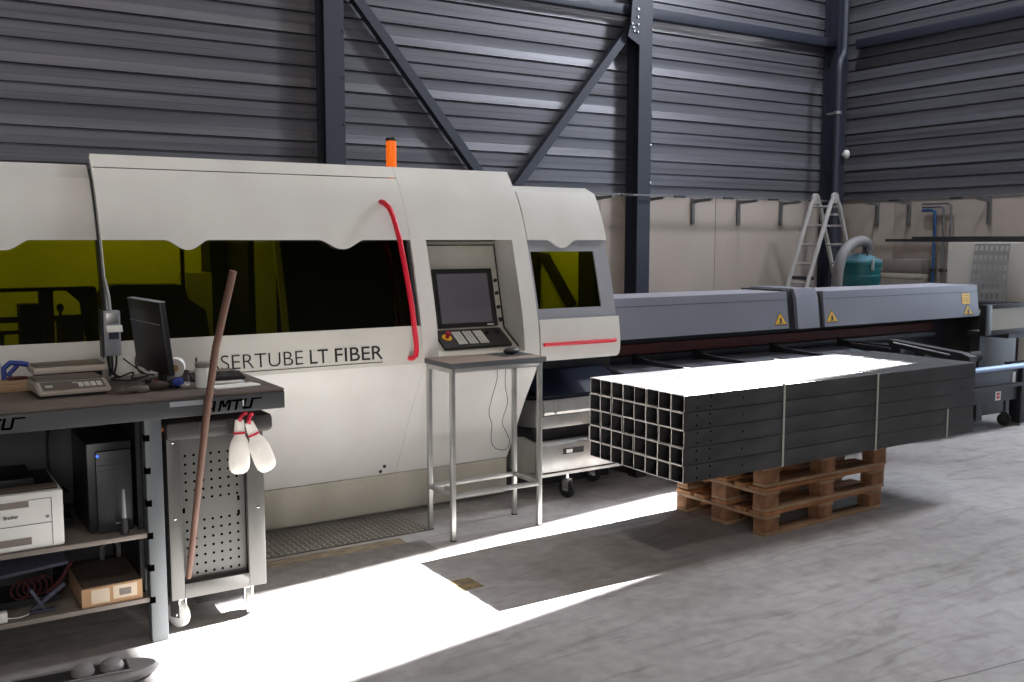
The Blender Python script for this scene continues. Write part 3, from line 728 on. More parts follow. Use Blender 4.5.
# ------------------------------------------------------------------ tube bundle
NX, NZ, TW, TH = 8, 5, .1072, .0995
BX0, BX1, BY, BZ = 3.649, 6.37, 3.961, .452
ordn = ['first', 'second', 'third', 'fourth', 'fifth', 'sixth', 'seventh', 'eighth']
rown = ['top row', 'second row from the top', 'middle row', 'second row from the bottom', 'bottom row']
def tube_mesh(w, h, x0, x1, holes):
    b = B(); t = .0042; g = .0003; r = .0025
    def ring(i, x):
        y0, y1, z0, z1 = g+i, w-g-i, g+i, h-g-i; rr = max(r-i, .001)
        return [(x, yy, zz_) for yy, zz_ in ((y0+rr, z0), (y1-rr, z0), (y1, z0+rr), (y1, z1-rr), (y1-rr, z1), (y0+rr, z1), (y0, z1-rr), (y0, z0+rr))]
    R = [[b.bm.verts.new(p) for p in q] for q in (ring(0, x0), ring(0, x1), ring(t, x1), ring(t, x0))]
    for k in range(8):
        n = (k+1) % 8
        b.mi = 0; b._f([R[0][k], R[0][n], R[1][n], R[1][k]]); b._f([R[2][k], R[2][n], R[3][n], R[3][k]])
        b.mi = 1; b._f([R[1][k], R[1][n], R[2][n], R[2][k]]); b._f([R[3][k], R[3][n], R[0][n], R[0][k]])
    b.mi = 2
    for hx, hz in holes:
        v = [b.bm.verts.new((x0+hx+.0065*math.cos(2*math.pi*k/12), g-.0004, h*hz+.0065*math.sin(2*math.pi*k/12))) for k in range(12)]
        b._f(v)
    return b
base_me = {}
grp = 'square steel tubes in the strapped bundle'
for j in range(NZ):
    for i in range(NX):
        key = j if i == 0 else 'in'
        dx = random.uniform(-.004, .006)
        loc = (BX0+dx, BY+TW*i + (.002 if j % 2 else 0), BZ+TH*(NZ-1-j))
        if key not in base_me:
            hs = [] if key == 'in' else [(.10, .22), (.10, .78), (.20, .22), (.20, .78), (.455, .5)] + ([(2.58, .35)] if j == 1 else [])
            o = obj('steel_tube', tube_mesh(TW-.001, TH-.0008, 0, BX1-BX0, hs), ['tube', 'cut', 'hole'], None, (0, 0, 0))
            base_me[key] = o.data
        else:
            o = D.objects.new('steel_tube', base_me[key]); C.objects.link(o)
        o.location = loc
        side = 'first from the open floor side' if i == 0 else 'farthest from the open floor side' if i == NX-1 else ordn[i]+' from the open floor side'
        tag(o, f'black square steel tube, {rown[j]}, {side}', 'steel tube', grp)
y0, y1, z0, z1 = BY-.003, BY+TW*NX+.006, BZ-.0012, BZ+TH*NZ+.002
for x, lab in ((4.44, 'pale plastic strap around the tube bundle, nearest the open tube ends'), (5.303, 'pale plastic strap around the tube bundle, nearest the end wall')):
    b = B()
    b.box(x-.0075, x+.0075, y0-.002, y0, z0, z1); b.box(x-.0075, x+.0075, y1, y1+.002, z0, z1)
    b.box(x-.0075, x+.0075, y0-.002, y1+.002, z1, z1+.002); b.box(x-.0075, x+.0075, y0-.002, y1+.002, z0-.0008, z0)
    tag(obj('strap', b, 'strap'), lab, 'strap', 'straps round the tube bundle')
b = B(); b.box(6.055, 6.07, y0-.002, y0, BZ, BZ+TH*2); tag(obj('strap', b, 'strap'), 'short pale strap piece low on the far end of the tube bundle', 'strap', 'straps round the tube bundle')
# pallets
PWX, PDY, PH = 1.17, .76, .15
def pallet():
    t = thing('wooden_pallet', 'lowest wooden pallet of the three stacked under the tube bundle', 'pallet', (4.40, 4.045, 0), math.radians(2.5), 'stacked wooden pallets')
    k = PH/.144
    def P(name, x0, x1, y0, y1, z0, z1, m):
        b = B(); b.box(x0, x1, y0, y1, z0*k, z1*k, .003); obj(name, b, m, t, local=True)
    bw = .098; ys = (0, (PDY-.13)/2, PDY-bw)
    for yy, w in zip(ys, (bw, .13, bw)):
        P('bottom_board', 0, PWX, yy, yy+w, 0, .022, 'woodgrey')
        for xx in (0, (PWX-.13)/2, PWX-.13): P('block', xx+.001, xx+.129, yy+.002, yy+w-.002, .0225, .0995, 'woodend')
    for xx in (0, (PWX-.14)/2, PWX-.14): P('cross_board', xx, xx+.14, 0, PDY, .1, .1215, 'woodgrey')
    for yy, w in ((0, .13), (.16, .09), (.315, .13), (.51, .09), (PDY-.13, .13)): P('deck_board', 0, PWX, yy, yy+w, .122, .1435, 'wood')
    return t
p0 = pallet()
dup(p0, (4.395, 4.05, .1503), math.radians(1.2), 'middle wooden pallet of the three stacked under the tube bundle')
dup(p0, (4.405, 4.06, .3006), math.radians(.6), 'topmost wooden pallet of the stack, directly under the tube bundle')

# ------------------------------------------------------------------ little steel table at the console
tb = thing('steel_table', 'tall narrow steel frame table with a stained brown top before the control console', 'table', (3.08, 5.14, 0))
LX0, LX1, LY0, LY1, Lw = 2.752, 3.402, 4.985, 5.305, .028
for x in (LX0, LX1-Lw):
    for yy in (LY0, LY1-Lw):
        b = B(); b.box(x, x+Lw, yy, yy+Lw, .004, 1.045, .003); lg = obj('leg', b, 'galv', tb)
        b = B(); b.box(x-.001, x+Lw+.001, yy-.001, yy+Lw+.001, 0, .006); obj('foot_cap', b, 'blackrub', lg)
for z0, z1, nm in ((1.017, 1.045, 'top_rail'), (.262, .288, 'foot_rail')):
    for a in ((LX0+Lw, LX1-Lw, LY0, LY0+Lw), (LX0+Lw, LX1-Lw, LY1-Lw, LY1), (LX0, LX0+Lw, LY0+Lw, LY1-Lw), (LX1-Lw, LX1, LY0+Lw, LY1-Lw)):
        b = B(); b.box(*a, z0, z1, .003); obj(nm, b, 'galv', tb)
b = B(); b.box(2.745, 3.425, 4.975, 5.312, 1.046, 1.076, .002); tt = obj('table_top', b, 'benchdark', tb)
b = B(); b.box(2.747, 3.423, 4.977, 5.310, 1.0761, 1.078); obj('top_laminate', b, mat('worn_brown_laminate', lin(150, 132, 122), .5, scale=5, col2=lin(128, 112, 104)), tt)
b = B(); b.box(-.12, .12, -.09, .09, 0, .003, 0, Matrix.Translation((3.29, 5.19, 1.0782)) @ Matrix.Rotation(.1, 4, 'Z'))
tag(obj('mouse_pad', b, 'benchdark'), 'thin dark mouse pad on the steel table below the console', 'mouse pad')
ms = thing('computer_mouse', 'black computer mouse on its pad below the control console', 'mouse', (3.27, 5.17, 1.0813))
b = B(); b.blob((3.29, 5.17, 1.1033), (.058, .036, .0215), 16, 8); obj('body', b, 'black', ms)
b = B(); b.tube([(3.335, 5.175, 1.098), (3.36, 5.20, 1.095), (3.40, 5.25, 1.09), (3.36, 5.292, 1.086)], .003, 8); obj('cord', b, 'blackrub', ms)
def cable(name, pts, r, m, label=None, cat='cable', parent=None):
    P = [Vector(p) for p in pts]; out = []
    for i in range(len(P)-1):
        p0_, p1_, p2_, p3_ = P[max(i-1, 0)], P[i], P[i+1], P[min(i+2, len(P)-1)]
        for k in range(6):
            t = k/6; out.append(.5*((2*p1_)+(p2_-p0_)*t+(2*p0_-5*p1_+4*p2_-p3_)*t*t+(3*p1_-p0_-3*p2_+p3_)*t**3))
    out.append(P[-1])
    b = B(); b.tube(out, r, 6); o = obj(name, b, m, parent)
    if label: tag(o, label, cat)
    return o
cable('hanging_cable', [(3.23, 5.26, 1.043), (3.24, 5.26, .93), (3.20, 5.26, .80), (3.18, 5.265, .70), (3.205, 5.27, .62), (3.195, 5.265, .53), (3.22, 5.26, .47), (3.30, 5.26, .45), (3.335, 5.262, .50), (3.30, 5.265, .58), (3.28, 5.265, .64), (3.32, 5.265, .76), (3.30, 5.262, .88), (3.31, 5.26, 1.043)], .0022, 'blackrub',
      'thin dark cable hanging in a loop behind the steel table')

# ------------------------------------------------------------------ floor plates
cp = thing('checker_plate', 'raised steel checker plate lying on the floor along the machine skirt', 'floor plate', (2.2, 5.5, 0))
b = B(); b.box(1.2, 2.76, 5.27, 5.70, .0005, .008, .002); obj('plate', b, 'checker', cp)
b = B()
b.bm.verts.ensure_lookup_table()
for i in range(40):
    for j in range(11):
        x, yy = 1.22+i*.039, 5.29+j*.038
        a = .78 if (i+j) % 2 else -.78
        mt = Matrix.Translation((x, yy, .008)) @ Matrix.Rotation(a, 4, 'Z')
        b.prism([(-.016, 0), (0, -.005), (.016, 0), (0, .005)], 'z', 0, .003)
        b.bm.verts.ensure_lookup_table(); bmesh.ops.transform(b.bm, matrix=mt, verts=b.bm.verts[-8:])
o = obj('tread_pattern', b, mat('tread_steel_glint', lin(190, 186, 178), .28, metal=.7), cp)  # tread tone brightened to stand in for glints on the lozenges
b = B(); b.box(1.2, 2.52, 5.12, 5.23, .0003, .0012); tag(obj('hazard_tape', b, 'tape'), 'worn yellow tape strip on the floor just before the checker plate', 'floor tape')
b = B(); b.box(1.2, 2.62, 4.80, 5.115, .0003, .0012); tag(obj('hazard_tape', b, mat('worn_grey_tape', lin(122, 118, 114), .8, scale=12, col2=lin(98, 94, 90))), 'wide worn grey tape strip on the floor beside the sun stripe', 'floor tape')
b = B(); b.box(2.40, 2.53, 4.24, 4.40, .0003, .0012); tag(obj('hazard_tape', b, mat('worn_yellow_tape', lin(150, 126, 82), .8, scale=14, col2=lin(80, 72, 60))), 'short piece of worn yellow tape in the shadow of the tube bundle', 'floor tape')

# ------------------------------------------------------------------ workbench
wbn = thing('workbench', 'anthracite workbench with a stained wooden top and shelves below', 'workbench', (.5, 4.8, 0))
BR = 1.528
b = B(); b.box(-.7, BR, 4.385, 5.235, 1.096, 1.111, .002); obj('worktop', b, 'benchtop', wbn)
b = B(); b.box(-.7, BR, 4.38, 4.40, 1.018, 1.0955, .003); b.box(-.7, BR, 5.20, 5.22, 1.018, 1.0955); b.box(BR-.02, BR, 4.40, 5.20, 1.018, 1.0955); b.box(-.7, BR-.02, 4.40, 5.20, 1.08, 1.0955)
ap = obj('apron', b, 'bench', wbn)
fr = Matrix(((1, 0, 0, 0), (0, 0, -1, 0), (0, 1, 0, 0), (0, 0, 0, 1)))
def F(x, yy, z): m = fr.copy(); m.translation = Vector((x, yy, z)); return m
def apron_print(x0, z0, h):
    """bold slanted letters A M T U cut from flat bars"""
    k = .25; y = 4.3796; t = .0013
    def bar(x, w, a=0., c=1., dx0=0., dx1=0.):
        b = B(); P = [(x+dx0+k*h*a, z0+h*a), (x+dx0+w+k*h*a, z0+h*a), (x+dx1+w+k*h*c, z0+h*c), (x+dx1+k*h*c, z0+h*c)]
        b.prism(P, 'y', y, y-t); return b
    def letter(bars):
        b = B()
        for q in bars:
            m_ = D.meshes.new('tmp'); q.bm.to_mesh(m_); q.bm.free(); b.bm.from_mesh(m_); D.meshes.remove(m_)
        obj('apron_lettering', b, 'hole', ap)
    w = .011
    letter([bar(x0-.012, w, 0, 1, 0, .026), bar(x0+.030, w, 0, 1, 0, -.004), bar(x0+.002, .03, .25, .42)])
    x = x0+.055; letter([bar(x, w), bar(x+.042, w), bar(x+.006, w, .35, 1, .012, 0), bar(x+.034, w, .35, 1, -.012, 0)])
    x = x0+.118; letter([bar(x+.012, w), bar(x-.008, .052, .80, 1)])
    x = x0+.166; letter([bar(x, w, .12, 1), bar(x+.032, w, .12, 1), bar(x+.003, .037, 0, .2), bar(x+.032, .05, .86, 1)])
apron_print(1.160, 1.030, .048); apron_print(.176, 1.034, .048)
b = B(); b.box(1.005, 1.150, 4.377, 4.3799, 1.068, 1.090); obj('label_strip', b, 'greyframe', ap)
b = B(); b.box(1.328, 1.334, 4.3765, 4.3780, 1.045, 1.072); obj('label_tab', b, 'whiteplastic', ap)
for x in (.904,):
    for yy in (4.42, 5.14):
        b = B(); b.box(x, x+.072, yy, yy+.07, 0, 1.018, .003); lg = obj('leg', b, 'benchleg', wbn)
        if yy < 5:
            for k in range(6):
                b = B(); b.box(x-.003, x+.020, yy-.002, yy+.03, .184+.1470*k, .212+.1470*k); obj('slot', b, 'hole', lg)
b = B(); b.box(-.7, .909, 4.425, 5.14, .485, .507, .002); obj('shelf', b, 'shelf', wbn)
b = B(); b.box(-.7, .909, 4.425, 5.14, .190, .212, .002); obj('shelf', b, 'shelf', wbn)
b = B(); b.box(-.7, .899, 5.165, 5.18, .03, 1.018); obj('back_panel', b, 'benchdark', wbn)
b = B(); b.box(.88, .899, 4.50, 5.14, .213, .484); b.box(.88, .899, 4.50, 5.14, .508, 1.018); obj('side_panel', b, 'black', wbn)

# tool trolley beside the leg
tr = thing('tool_trolley', 'grey tool trolley with a perforated side panel on white casters beside the workbench leg', 'trolley', (1.24, 4.78, 0))
TX0, TX1, TY0, TY1 = 1.012, 1.458, 4.50, 5.10
b = B()
b.box(TX0, 1.073, TY0, TY0+.03, .145, .90, .003); b.box(1.376, TX1, TY0, TY0+.03, .145, .90, .003); b.box(1.073, 1.376, TY0, TY0+.03, .145, .215, .003)
b.box(1.073, 1.376, TY0+.005, TY0+.03, .86, .90); b.box(TX0, TX0+.012, TY0+.03, TY1, .15, .90); b.box(TX1-.012, TX1, TY0+.03, TY1, .15, .90); b.box(TX0, TX1, TY1-.012, TY1, .15, .90)
b.box(TX0, TX1, TY0+.03, TY1, .145, .165)
bd = obj('body', b, 'trolley', tr)
b = B(); b.box(1.073, 1.376, TY0+.045, TY0+.052, .166, .899)
b.mi = 1
for rows in ((.245, 7), (.600, 6)):
    for r_ in range(rows[1]):
        for c_ in range(7):
            cx = 1.103+c_*.0395; cz = rows[0]+r_*.0415
            v = [b.bm.verts.new((cx+.0065*math.cos(2*math.pi*k/10), TY0+.0446, cz+.0065*math.sin(2*math.pi*k/10))) for k in range(10)]; b._f(v)
for cx, cz in ((1.09, .55), (1.345, .575), (1.345, .505)):
    v = [b.bm.verts.new((cx+dx, TY0+.0446, cz+dz)) for dx, dz in ((-.006, -.012), (.006, -.012), (.006, .012), (-.006, .012))]; b._f(v)
obj('perforated_panel', b, ['trolley', 'hole'], tr)
b = B()
for px_, pz_ in ((1.038, .885), (1.038, .53), (1.425, .885), (1.425, .53)): b.lathe([(.006, 0), (.006, -.004), (.003, -.006)], (px_, TY0, pz_), 10, 'y')
obj('screw', b, 'chrome', bd)
b = B(); b.box(TX0-.012, TX1+.035, TY0-.055, TY1+.02, .9005, .985, .022); b.box(1.14, 1.27, TY0-.058, TY0-.04, .945, .978, .004)
tp = obj('tray_top', b, mat('dusty_black_tray', lin(60, 57, 54), .55), tr)
caster(tr, 1.052, 4.550, .064, 'whiteplastic', 'chrome', .146, .5, .03)
caster(tr, 1.385, 4.560, .062, 'whiteplastic', 'chrome', .146, -.2, .028)
caster(tr, 1.052, 5.04, .058, 'whiteplastic', 'chrome', .146, .25, .03)
caster(tr, 1.412, 5.04, .058, 'whiteplastic', 'chrome', .146, .6, .03)
b = B(); b.blob((.988, 4.485, .955), (.012, .012, .012), 10, 6); b.box(.975, .99, 4.478, 4.49, .945, .96)
tag(obj('cable_clip', b, mat('brown_orange_clip', lin(170, 80, 50), .5)), 'small rusty orange clip between the workbench leg and the trolley', 'clip')
# stick
b = B(); b.tube([(1.092, 4.508, .240), (1.102, 4.482, .36), (1.1525, 4.350, 1.0), (1.19, 4.290, 1.33), (1.250, 4.200, 1.667)], [.012, .015, .0165, .0165, .0165], 12)
tag(obj('wooden_stick', b, 'stick'), 'long brown wooden stick leaning against the workbench edge before the trolley', 'stick')
# hanging white mitts
def mitt(label, rot, x, z, yo):
    t = thing('white_mitt', label, 'mitt', (x, 4.415, .70), 0, 'white mitts hanging on the trolley')
    mt = Matrix.Translation((x, 4.424+yo, z)) @ Matrix.Rotation(rot, 4, 'Y')
    b = B()
    prof_ = [(.0, .020, .010), (-.03, .023, .011), (-.05, .025, .012), (-.075, .026, .012), (-.10, .040, .015), (-.13, .047, .018), (-.165, .049, .019), (-.20, .050, .019), (-.228, .046, .017), (-.245, .036, .012), (-.253, .020, .008)]
    rings = []
    for (h, w, dp) in prof_:
        rings.append([b.bm.verts.new(mt @ Vector((w*math.cos(2*math.pi*k/20)*(1+.04*math.sin(3*k)), dp*math.sin(2*math.pi*k/20), h))) for k in range(20)])
    for a, c2 in zip(rings, rings[1:]):
        for k in range(20): b._f([a[k], a[(k+1) % 20], c2[(k+1) % 20], c2[k]], True)
    b._f(rings[0]); b._f(rings[-1]); obj('padding', b, 'white', t)
    b = B(); rings = []
    for h in (-.055, -.066):
        rings.append([b.bm.verts.new(mt @ Vector((  .0285*math.cos(2*math.pi*k/20), .0150*math.sin(2*math.pi*k/20), h))) for k in range(20)])
    for k in range(20): b._f([rings[0][k], rings[0][(k+1) % 20], rings[1][(k+1) % 20], rings[1][k]], True)
    obj('cuff_band', b, 'redcloth', t)
    b = B(); b.tube([tuple(mt @ Vector((0, 0, -.01))), tuple(mt @ Vector((0, -.012, .012))), tuple(mt @ Vector((.012, -.010, .026))), tuple(mt @ Vector((.022, -.006, .034))), tuple(mt @ Vector((.03, -.002, .028)))], .009, 8); obj('cord', b, 'redcloth', t)
    return t
mitt('white padded mitt hanging straight down from the trolley top by a red cord',   .03, 1.325, .974, -.002)
mitt('white padded mitt hanging askew from the trolley top by a red cord', -.36, 1.358, .964, -.034)

# ------------------------------------------------------------------ on the bench
ZT = 1.1112
def scale(label, loc, rz, lower):
    t = thing('weighing_scale', label, 'scale', loc, rz, 'weighing scales on the workbench')
    b = B(); b.prism([(-.15, .012), (-.155, .03), (-.05, .060), (.14, .060), (.15, .04), (.15, .012)], 'x', -.150, .150)
    bmesh.ops.bevel(b.bm, geom=list(b.bm.edges), offset=.006, segments=2, affect='EDGES'); obj('housing', b, 'scale', t, local=True)
    b = B(); b.box(-.135, .135, -.13, .13, 0, .0125); obj('base', b, 'blackrub', t, local=True)
    sl = math.atan2(.03, .105)
    mt = Matrix.Translation((0, -.105, .0452)) @ Matrix.Rotation(sl, 4, 'X')
    b = B(); b.box(-.13, .13, -.042, .048, 0, .0015, 0, mt); obj('keypad', b, 'scaletop', t, local=True)
    b = B()
    for k in range(4): b.box(.02+k*.026, .04+k*.026, -.025, .02, .0015, .004, 0, mt)
    b.box(-.115, -.085, -.01, .01, .0015, .0025, 0, mt); b.box(.0, .02, .02, .03, .0015, .0025, 0, mt)
    obj('key', b, 'keys', t, local=True)
    b = B(); b.box(-.14, .14, -.04, .14, .0605, .068, .003); obj('pan', b, 'scaletop', t, local=True)
    return t
scale('grey counter scale at the front of the bench before the control box', (.658, 4.785, ZT), .05, True)
s2 = thing('weighing_scale', 'flat dusty scale behind the front scale on the workbench', 'scale', (.69, 5.03, ZT), .03, 'weighing scales on the workbench')
b = B(); b.box(-.162, .162, -.10, .10, .070, .100, .008); obj('platform', b, 'scale', s2, local=True)
b = B(); b.box(-.15, .15, -.085, .09, .1005, .107, .003); obj('pan', b, 'scaletop', s2, local=True)
b = B(); b.box(-.14, .14, -.08, .08, 0, .0698, .003); obj('base', b, 'black', s2, local=True)
b = B()
for k in range(3): b.box(.38, .525, 4.93, 5.0, ZT+.0165*k+.0003*k, ZT+.0165*(k+1), .001)
tag(obj('wood_block', b, mat('layered_plywood', lin(168, 140, 108), .7, scale=30, stretch=(.2, .2, 4), col2=lin(120, 92, 66))), 'small layered wood block on the bench beside the front scale', 'wood block')
b = B(); b.blob((.475, 4.975, ZT+.058), (.045, .02, .008), 12, 6); b.blob((.44, 4.965, ZT+.058), (.02, .015, .008), 10, 6); tag(obj('red_scrap', b, 'maroon'), 'dark red scrap lying on the small wood block', 'scrap')
for i, (x, lab) in enumerate(((.455, 'blue looped strap behind the wood block, nearest the scales'), (.335, 'blue looped strap behind the wood block, at the picture edge'))):
    b = B(); pts = [(x, 5.10, ZT+.012), (x-.03, 5.10, ZT+.04), (x-.03, 5.10, ZT+.09), (x+.0, 5.10, ZT+.115), (x+.05, 5.10, ZT+.108), (x+.075, 5.10, ZT+.10)]
    b.tube(pts, .013, 8); b.tube([(x+.012, 5.11, ZT+.012), (x-.008, 5.11, ZT+.06), (x+.03, 5.11, ZT+.10)], .011, 8)
    tag(obj('blue_strap', b, 'blue'), lab, 'strap', 'blue straps on the bench')
# control box on a conduit
cb = thing('pendant_control_box', 'grey control box hanging on a conduit in front of the tinted window', 'control box', (.92, 5.16, 1.2))
b = B(); b.tube([(.925, 5.335, 1.60), (.92, 5.26, 1.56), (.915, 5.19, 1.52), (.915, 5.165, 1.45)], .009, 10); obj('conduit', b, 'galv', cb)
b = B(); b.box(.878, .957, 5.135, 5.195, 1.225, 1.45, .006); bx = obj('housing', b, 'greyframe', cb)
b = B(); b.box(.888, .950, 5.128, 5.136, 1.39, 1.442, .003); obj('cap', b, 'galv', cb)
b = B(); b.box(.90, .945, 5.128, 5.134, 1.31, 1.345); obj('socket', b, mat('dark_blue_socket', lin(34, 36, 60), .5), cb)
b = B(); b.box(-.037, .037, -.002, .002, -.018, .018, 0, Matrix.Translation((.925, 5.118, 1.362)) @ Matrix.Rotation(-.5, 4, 'X')); obj('flap', b, 'whiteplastic', cb)
for k, (x, e_) in enumerate(((.893, .02), (.915, .0), (.938, -.015))):
    cable('cable', [(x, 5.165, 1.23), (x+e_*.3, 5.16, 1.18), (x+e_, 5.15, 1.135), (x+e_+.02, 5.12, 1.118)], .005, 'blackrub', parent=cb)
b = B(); b.box(.868, .878, 5.14, 5.21, 1.22, 1.455); obj('back_plate', b, 'black', cb)
# computer monitor, seen from behind
mo = thing('computer_monitor', 'thin black computer monitor on the bench seen from behind', 'monitor', (1.060, 4.87, ZT), math.radians(-85))
def mbox(name, a, m, bev=0., mt=None):
    b = B(); b.box(*a, bev, mt); return obj(name, b, m, mo, local=True)
T = Matrix.Translation((0, 0, .03)) @ Matrix.Rotation(math.radians(6), 4, 'X')
sc_ = mbox('screen_back', (-.245, .245, -.012, .016, .03, .375), 'black', .004, T)
b = B(); b.box(-.246, .246, -.0135, .0165, .375, .379, 0, T); b.box(-.243, .215, -.0138, -.0124, .268, .273, 0, T); obj('trim_line', b, 'greyframe', sc_, local=True)
mbox('neck', (-.03, .03, .018, .045, .012, .20), 'black', .003)
mbox('stand_base', (-.10, .10, -.03, .12, 0, .012), 'black', .004)
# small things
def worktool(x, yy):
    t = thing('work_glove', 'crumpled grey work glove on the bench before the monitor', 'glove', (x, yy, ZT))
    b = B()
    b.blob((x, yy, ZT+.018), (.055, .035, .0175), 16, 8)
    for k, (dx, dy, l) in enumerate(((-.05, -.028, .03), (-.055, -.010, .035), (-.05, .01, .034), (-.04, .026, .028), (.02, -.04, .028))):
        b.blob((x+dx, yy+dy, ZT+.0125), (l, .0095, .012), 10, 6)
    crumple(b, .0035); obj('palm', b, 'glove', t)
    b = B()
    for i in range(5):
        for j in range(3): b.blob((x-.032+i*.015+.004*j, yy-.014+j*.013, ZT+.034), (.0042, .0042, .003), 8, 4)
    obj('grip_dots', b, 'black', t)
    b = B(); b.blob((x+.095, yy+.01, ZT+.022), (.05, .028, .021), 14, 8); obj('cuff', b, mat('brown_glove_cuff', lin(58, 46, 42), .8), t)
worktool(.92, 4.62)
b = B(); b.blob((1.098, 4.65, ZT+.022), (.045, .026, .021), 12, 7); b.mi = 1; b.blob((1.135, 4.625, ZT+.016), (.026, .016, .0135), 10, 6); b.mi = 2; b.blob((1.105, 4.625, ZT+.032), (.026, .018, .020), 10, 6)
crumple(b, .005)
tag(obj('crumpled_wrapper', b, ['black', 'alu', 'blue']), 'crumpled blue and silver wrapper at the foot of the monitor', 'wrapper')
b = B(); b.blob((1.16, 4.70, ZT+.03), (.016, .016, .03), 10, 8); b.tube([(1.08, 4.69, ZT+.02), (1.12, 4.695, ZT+.028), (1.155, 4.70, ZT+.04), (1.165, 4.70, ZT+.075)], [.012, .013, .014, .012], 10)
tag(obj('pistol_grip', b, mat('dark_brown_grip', lin(52, 40, 38), .6)), 'small dark brown grip standing between monitor and white jar', 'tool')
b = B(); b.box(1.0, 1.045, 4.70, 4.74, ZT, ZT+.045, .006); b.mi = 1; b.box(1.012, 1.033, 4.697, 4.6999, ZT+.022, ZT+.036)
tag(obj('barcode_reader', b, ['black', 'redcloth']), 'small red and dark device at the monitor foot', 'device')
kb = thing('keyboard', 'dark computer keyboard between the monitor and the white jar', 'keyboard', (1.345, 4.86, ZT), -.1)
b = B(); b.prism([(-.07, 0), (-.07, .012), (.07, .026), (.07, 0)], 'x', -.13, .13); obj('body', b, 'black', kb, local=True)
b = B()
for i in range(14):
    for j in range(5):
        yy = -.058+j*.024; zz_ = .0135+(yy+.07)*.1
        b.box(-.122+i*.0175, -.108+i*.0175, yy, yy+.018, zz_, zz_+.005)
obj('key_block', b, mat('dusty_key_caps', lin(66, 64, 64), .6), kb, local=True)
jr = thing('plastic_jar', 'white plastic jar with a grey lid beside the stick on the bench', 'jar', (1.215, 4.60, ZT))
b = B(); b.lathe([(.034, 0), (.038, .004), (.038, .088), (.034, .095)], (1.215, 4.60, ZT), 24); obj('body', b, 'whiteplastic', jr)
b = B(); b.lathe([(.036, .096), (.037, .098), (.037, .118), (.033, .121)], (1.215, 4.60, ZT), 24); obj('lid', b, 'jarlid', jr)
rl = thing('paper_roll', 'white paper roll lying on the bench behind the monitor', 'roll', (1.23, 5.1, ZT))
b = B(); b.tube([(1.185, 5.02, ZT+.046), (1.215, 5.12, ZT+.046)], .046, 24); obj('paper', b, 'paper', rl)
b = B(); b.tube([(1.1844, 5.018, ZT+.046), (1.2156, 5.122, ZT+.046)], .018, 14); obj('core', b, 'cardboard', rl)
b = B(); b.box(-.11, .11, -.05, .05, 0, .006, .001, Matrix.Translation((1.345, 4.56, ZT)) @ Matrix.Rotation(.14, 4, 'Z'))
tag(obj('paper_sheet', b, 'paper'), 'folded white paper at the bench front edge right beside the stick', 'paper')
b = B(); b.box(-.08, .08, -.03, .03, 0, .008, .001, Matrix.Translation((1.345, 4.68, ZT)) @ Matrix.Rotation(.02, 4, 'Z'))
tag(obj('paper_sheet', b, mat('folded_paper', lin(205, 202, 198), .8)), 'small folded white paper lying behind the larger one on the bench', 'paper')
b = B(); b.box(-.02, .02, -.012, .012, 0, .022, .003, Matrix.Translation((1.395, 4.97, ZT)) @ Matrix.Rotation(.2, 4, 'Z')); tag(obj('tape_measure', b, 'black'), 'tiny black block lying at the back of the bench behind the stick', 'block')
cable('desk_cable', [(.93, 5.08, ZT+.012), (1.0, 5.10, ZT+.03), (.98, 5.02, ZT+.01), (1.05, 5.0, ZT+.02), (.97, 4.97, ZT+.008), (.88, 5.0, ZT+.015), (.92, 5.05, ZT+.02)], .0045, 'blackrub', 'tangled dark cable on the bench between scale and monitor')
cable('desk_cable', [(.96, 5.12, ZT+.10), (1.02, 5.15, ZT+.05), (1.07, 5.14, ZT+.012), (1.10, 5.10, ZT+.010)], .004, 'blackrub', 'thin dark cable looping down beside the control box to the bench')

# ------------------------------------------------------------------ under the bench
ZS, ZL = .5072, .2122
pr_ = thing('printer', 'white box printer with a dark dusty top on the upper shelf under the bench', 'printer', (.3, 4.62, ZS))
b = B(); b.box(.02, .568, 4.435, 4.85, ZS, ZS+.245, .012); pb = obj('body', b, 'whiteplastic', pr_)
b = B(); b.box(.03, .55, 4.455, 4.85, ZS+.2452, ZS+.252, .002); b.box(.05, .47, 4.54, 4.84, ZS+.2522, ZS+.285, .004); obj('scanner_lid', b, 'black', pr_)
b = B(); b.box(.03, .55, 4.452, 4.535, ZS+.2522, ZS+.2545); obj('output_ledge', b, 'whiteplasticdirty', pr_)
b = B(); b.box(.10, .435, 4.4335, 4.436, ZS+.185, ZS+.212); b.box(.10, .44, 4.4335, 4.436, ZS+.025, ZS+.055); b.mi = 1
b.box(.02, .52, 4.4340, 4.4355, ZS+.108, ZS+.1105); b.box(.520, .5222, 4.4340, 4.4355, ZS+.012, ZS+.215); b.box(.435, .522, 4.4340, 4.4355, ZS+.213, ZS+.215)
obj('front_slot', b, ['shelf', 'black'], pb)
b = B(); b.lathe([(.007, 0), (.007, -.002)], (.505, 4.435, ZS+.135), 12, 'y'); obj('power_button', b, 'greyframe', pb)
text('lettering', 'Brother', 'ink', pb, .055, .016, F(.34, 4.4346, ZS+.142), .001, .01)
pc = thing('computer_tower', 'black desktop computer tower with a tiny blue lamp on the upper shelf', 'computer', (.74, 4.72, ZS))
b = B(); b.box(.680, .868, 4.53, 4.95, ZS+.004, ZS+.405, .006); obj('case', b, 'pcblack', pc)
b = B(); b.box(.712, .862, 4.505, 4.53, ZS+.004, ZS+.372, .008); pf = obj('front_panel', b, 'pcfront', pc)
b = B(); b.box(.722, .85, 4.5035, 4.506, ZS+.305, ZS+.311); b.box(.722, .85, 4.5035, 4.506, ZS+.332, ZS+.3345); b.box(.722, .85, 4.5035, 4.506, ZS+.282, ZS+.284); obj('drive_bay', b, 'black', pf)
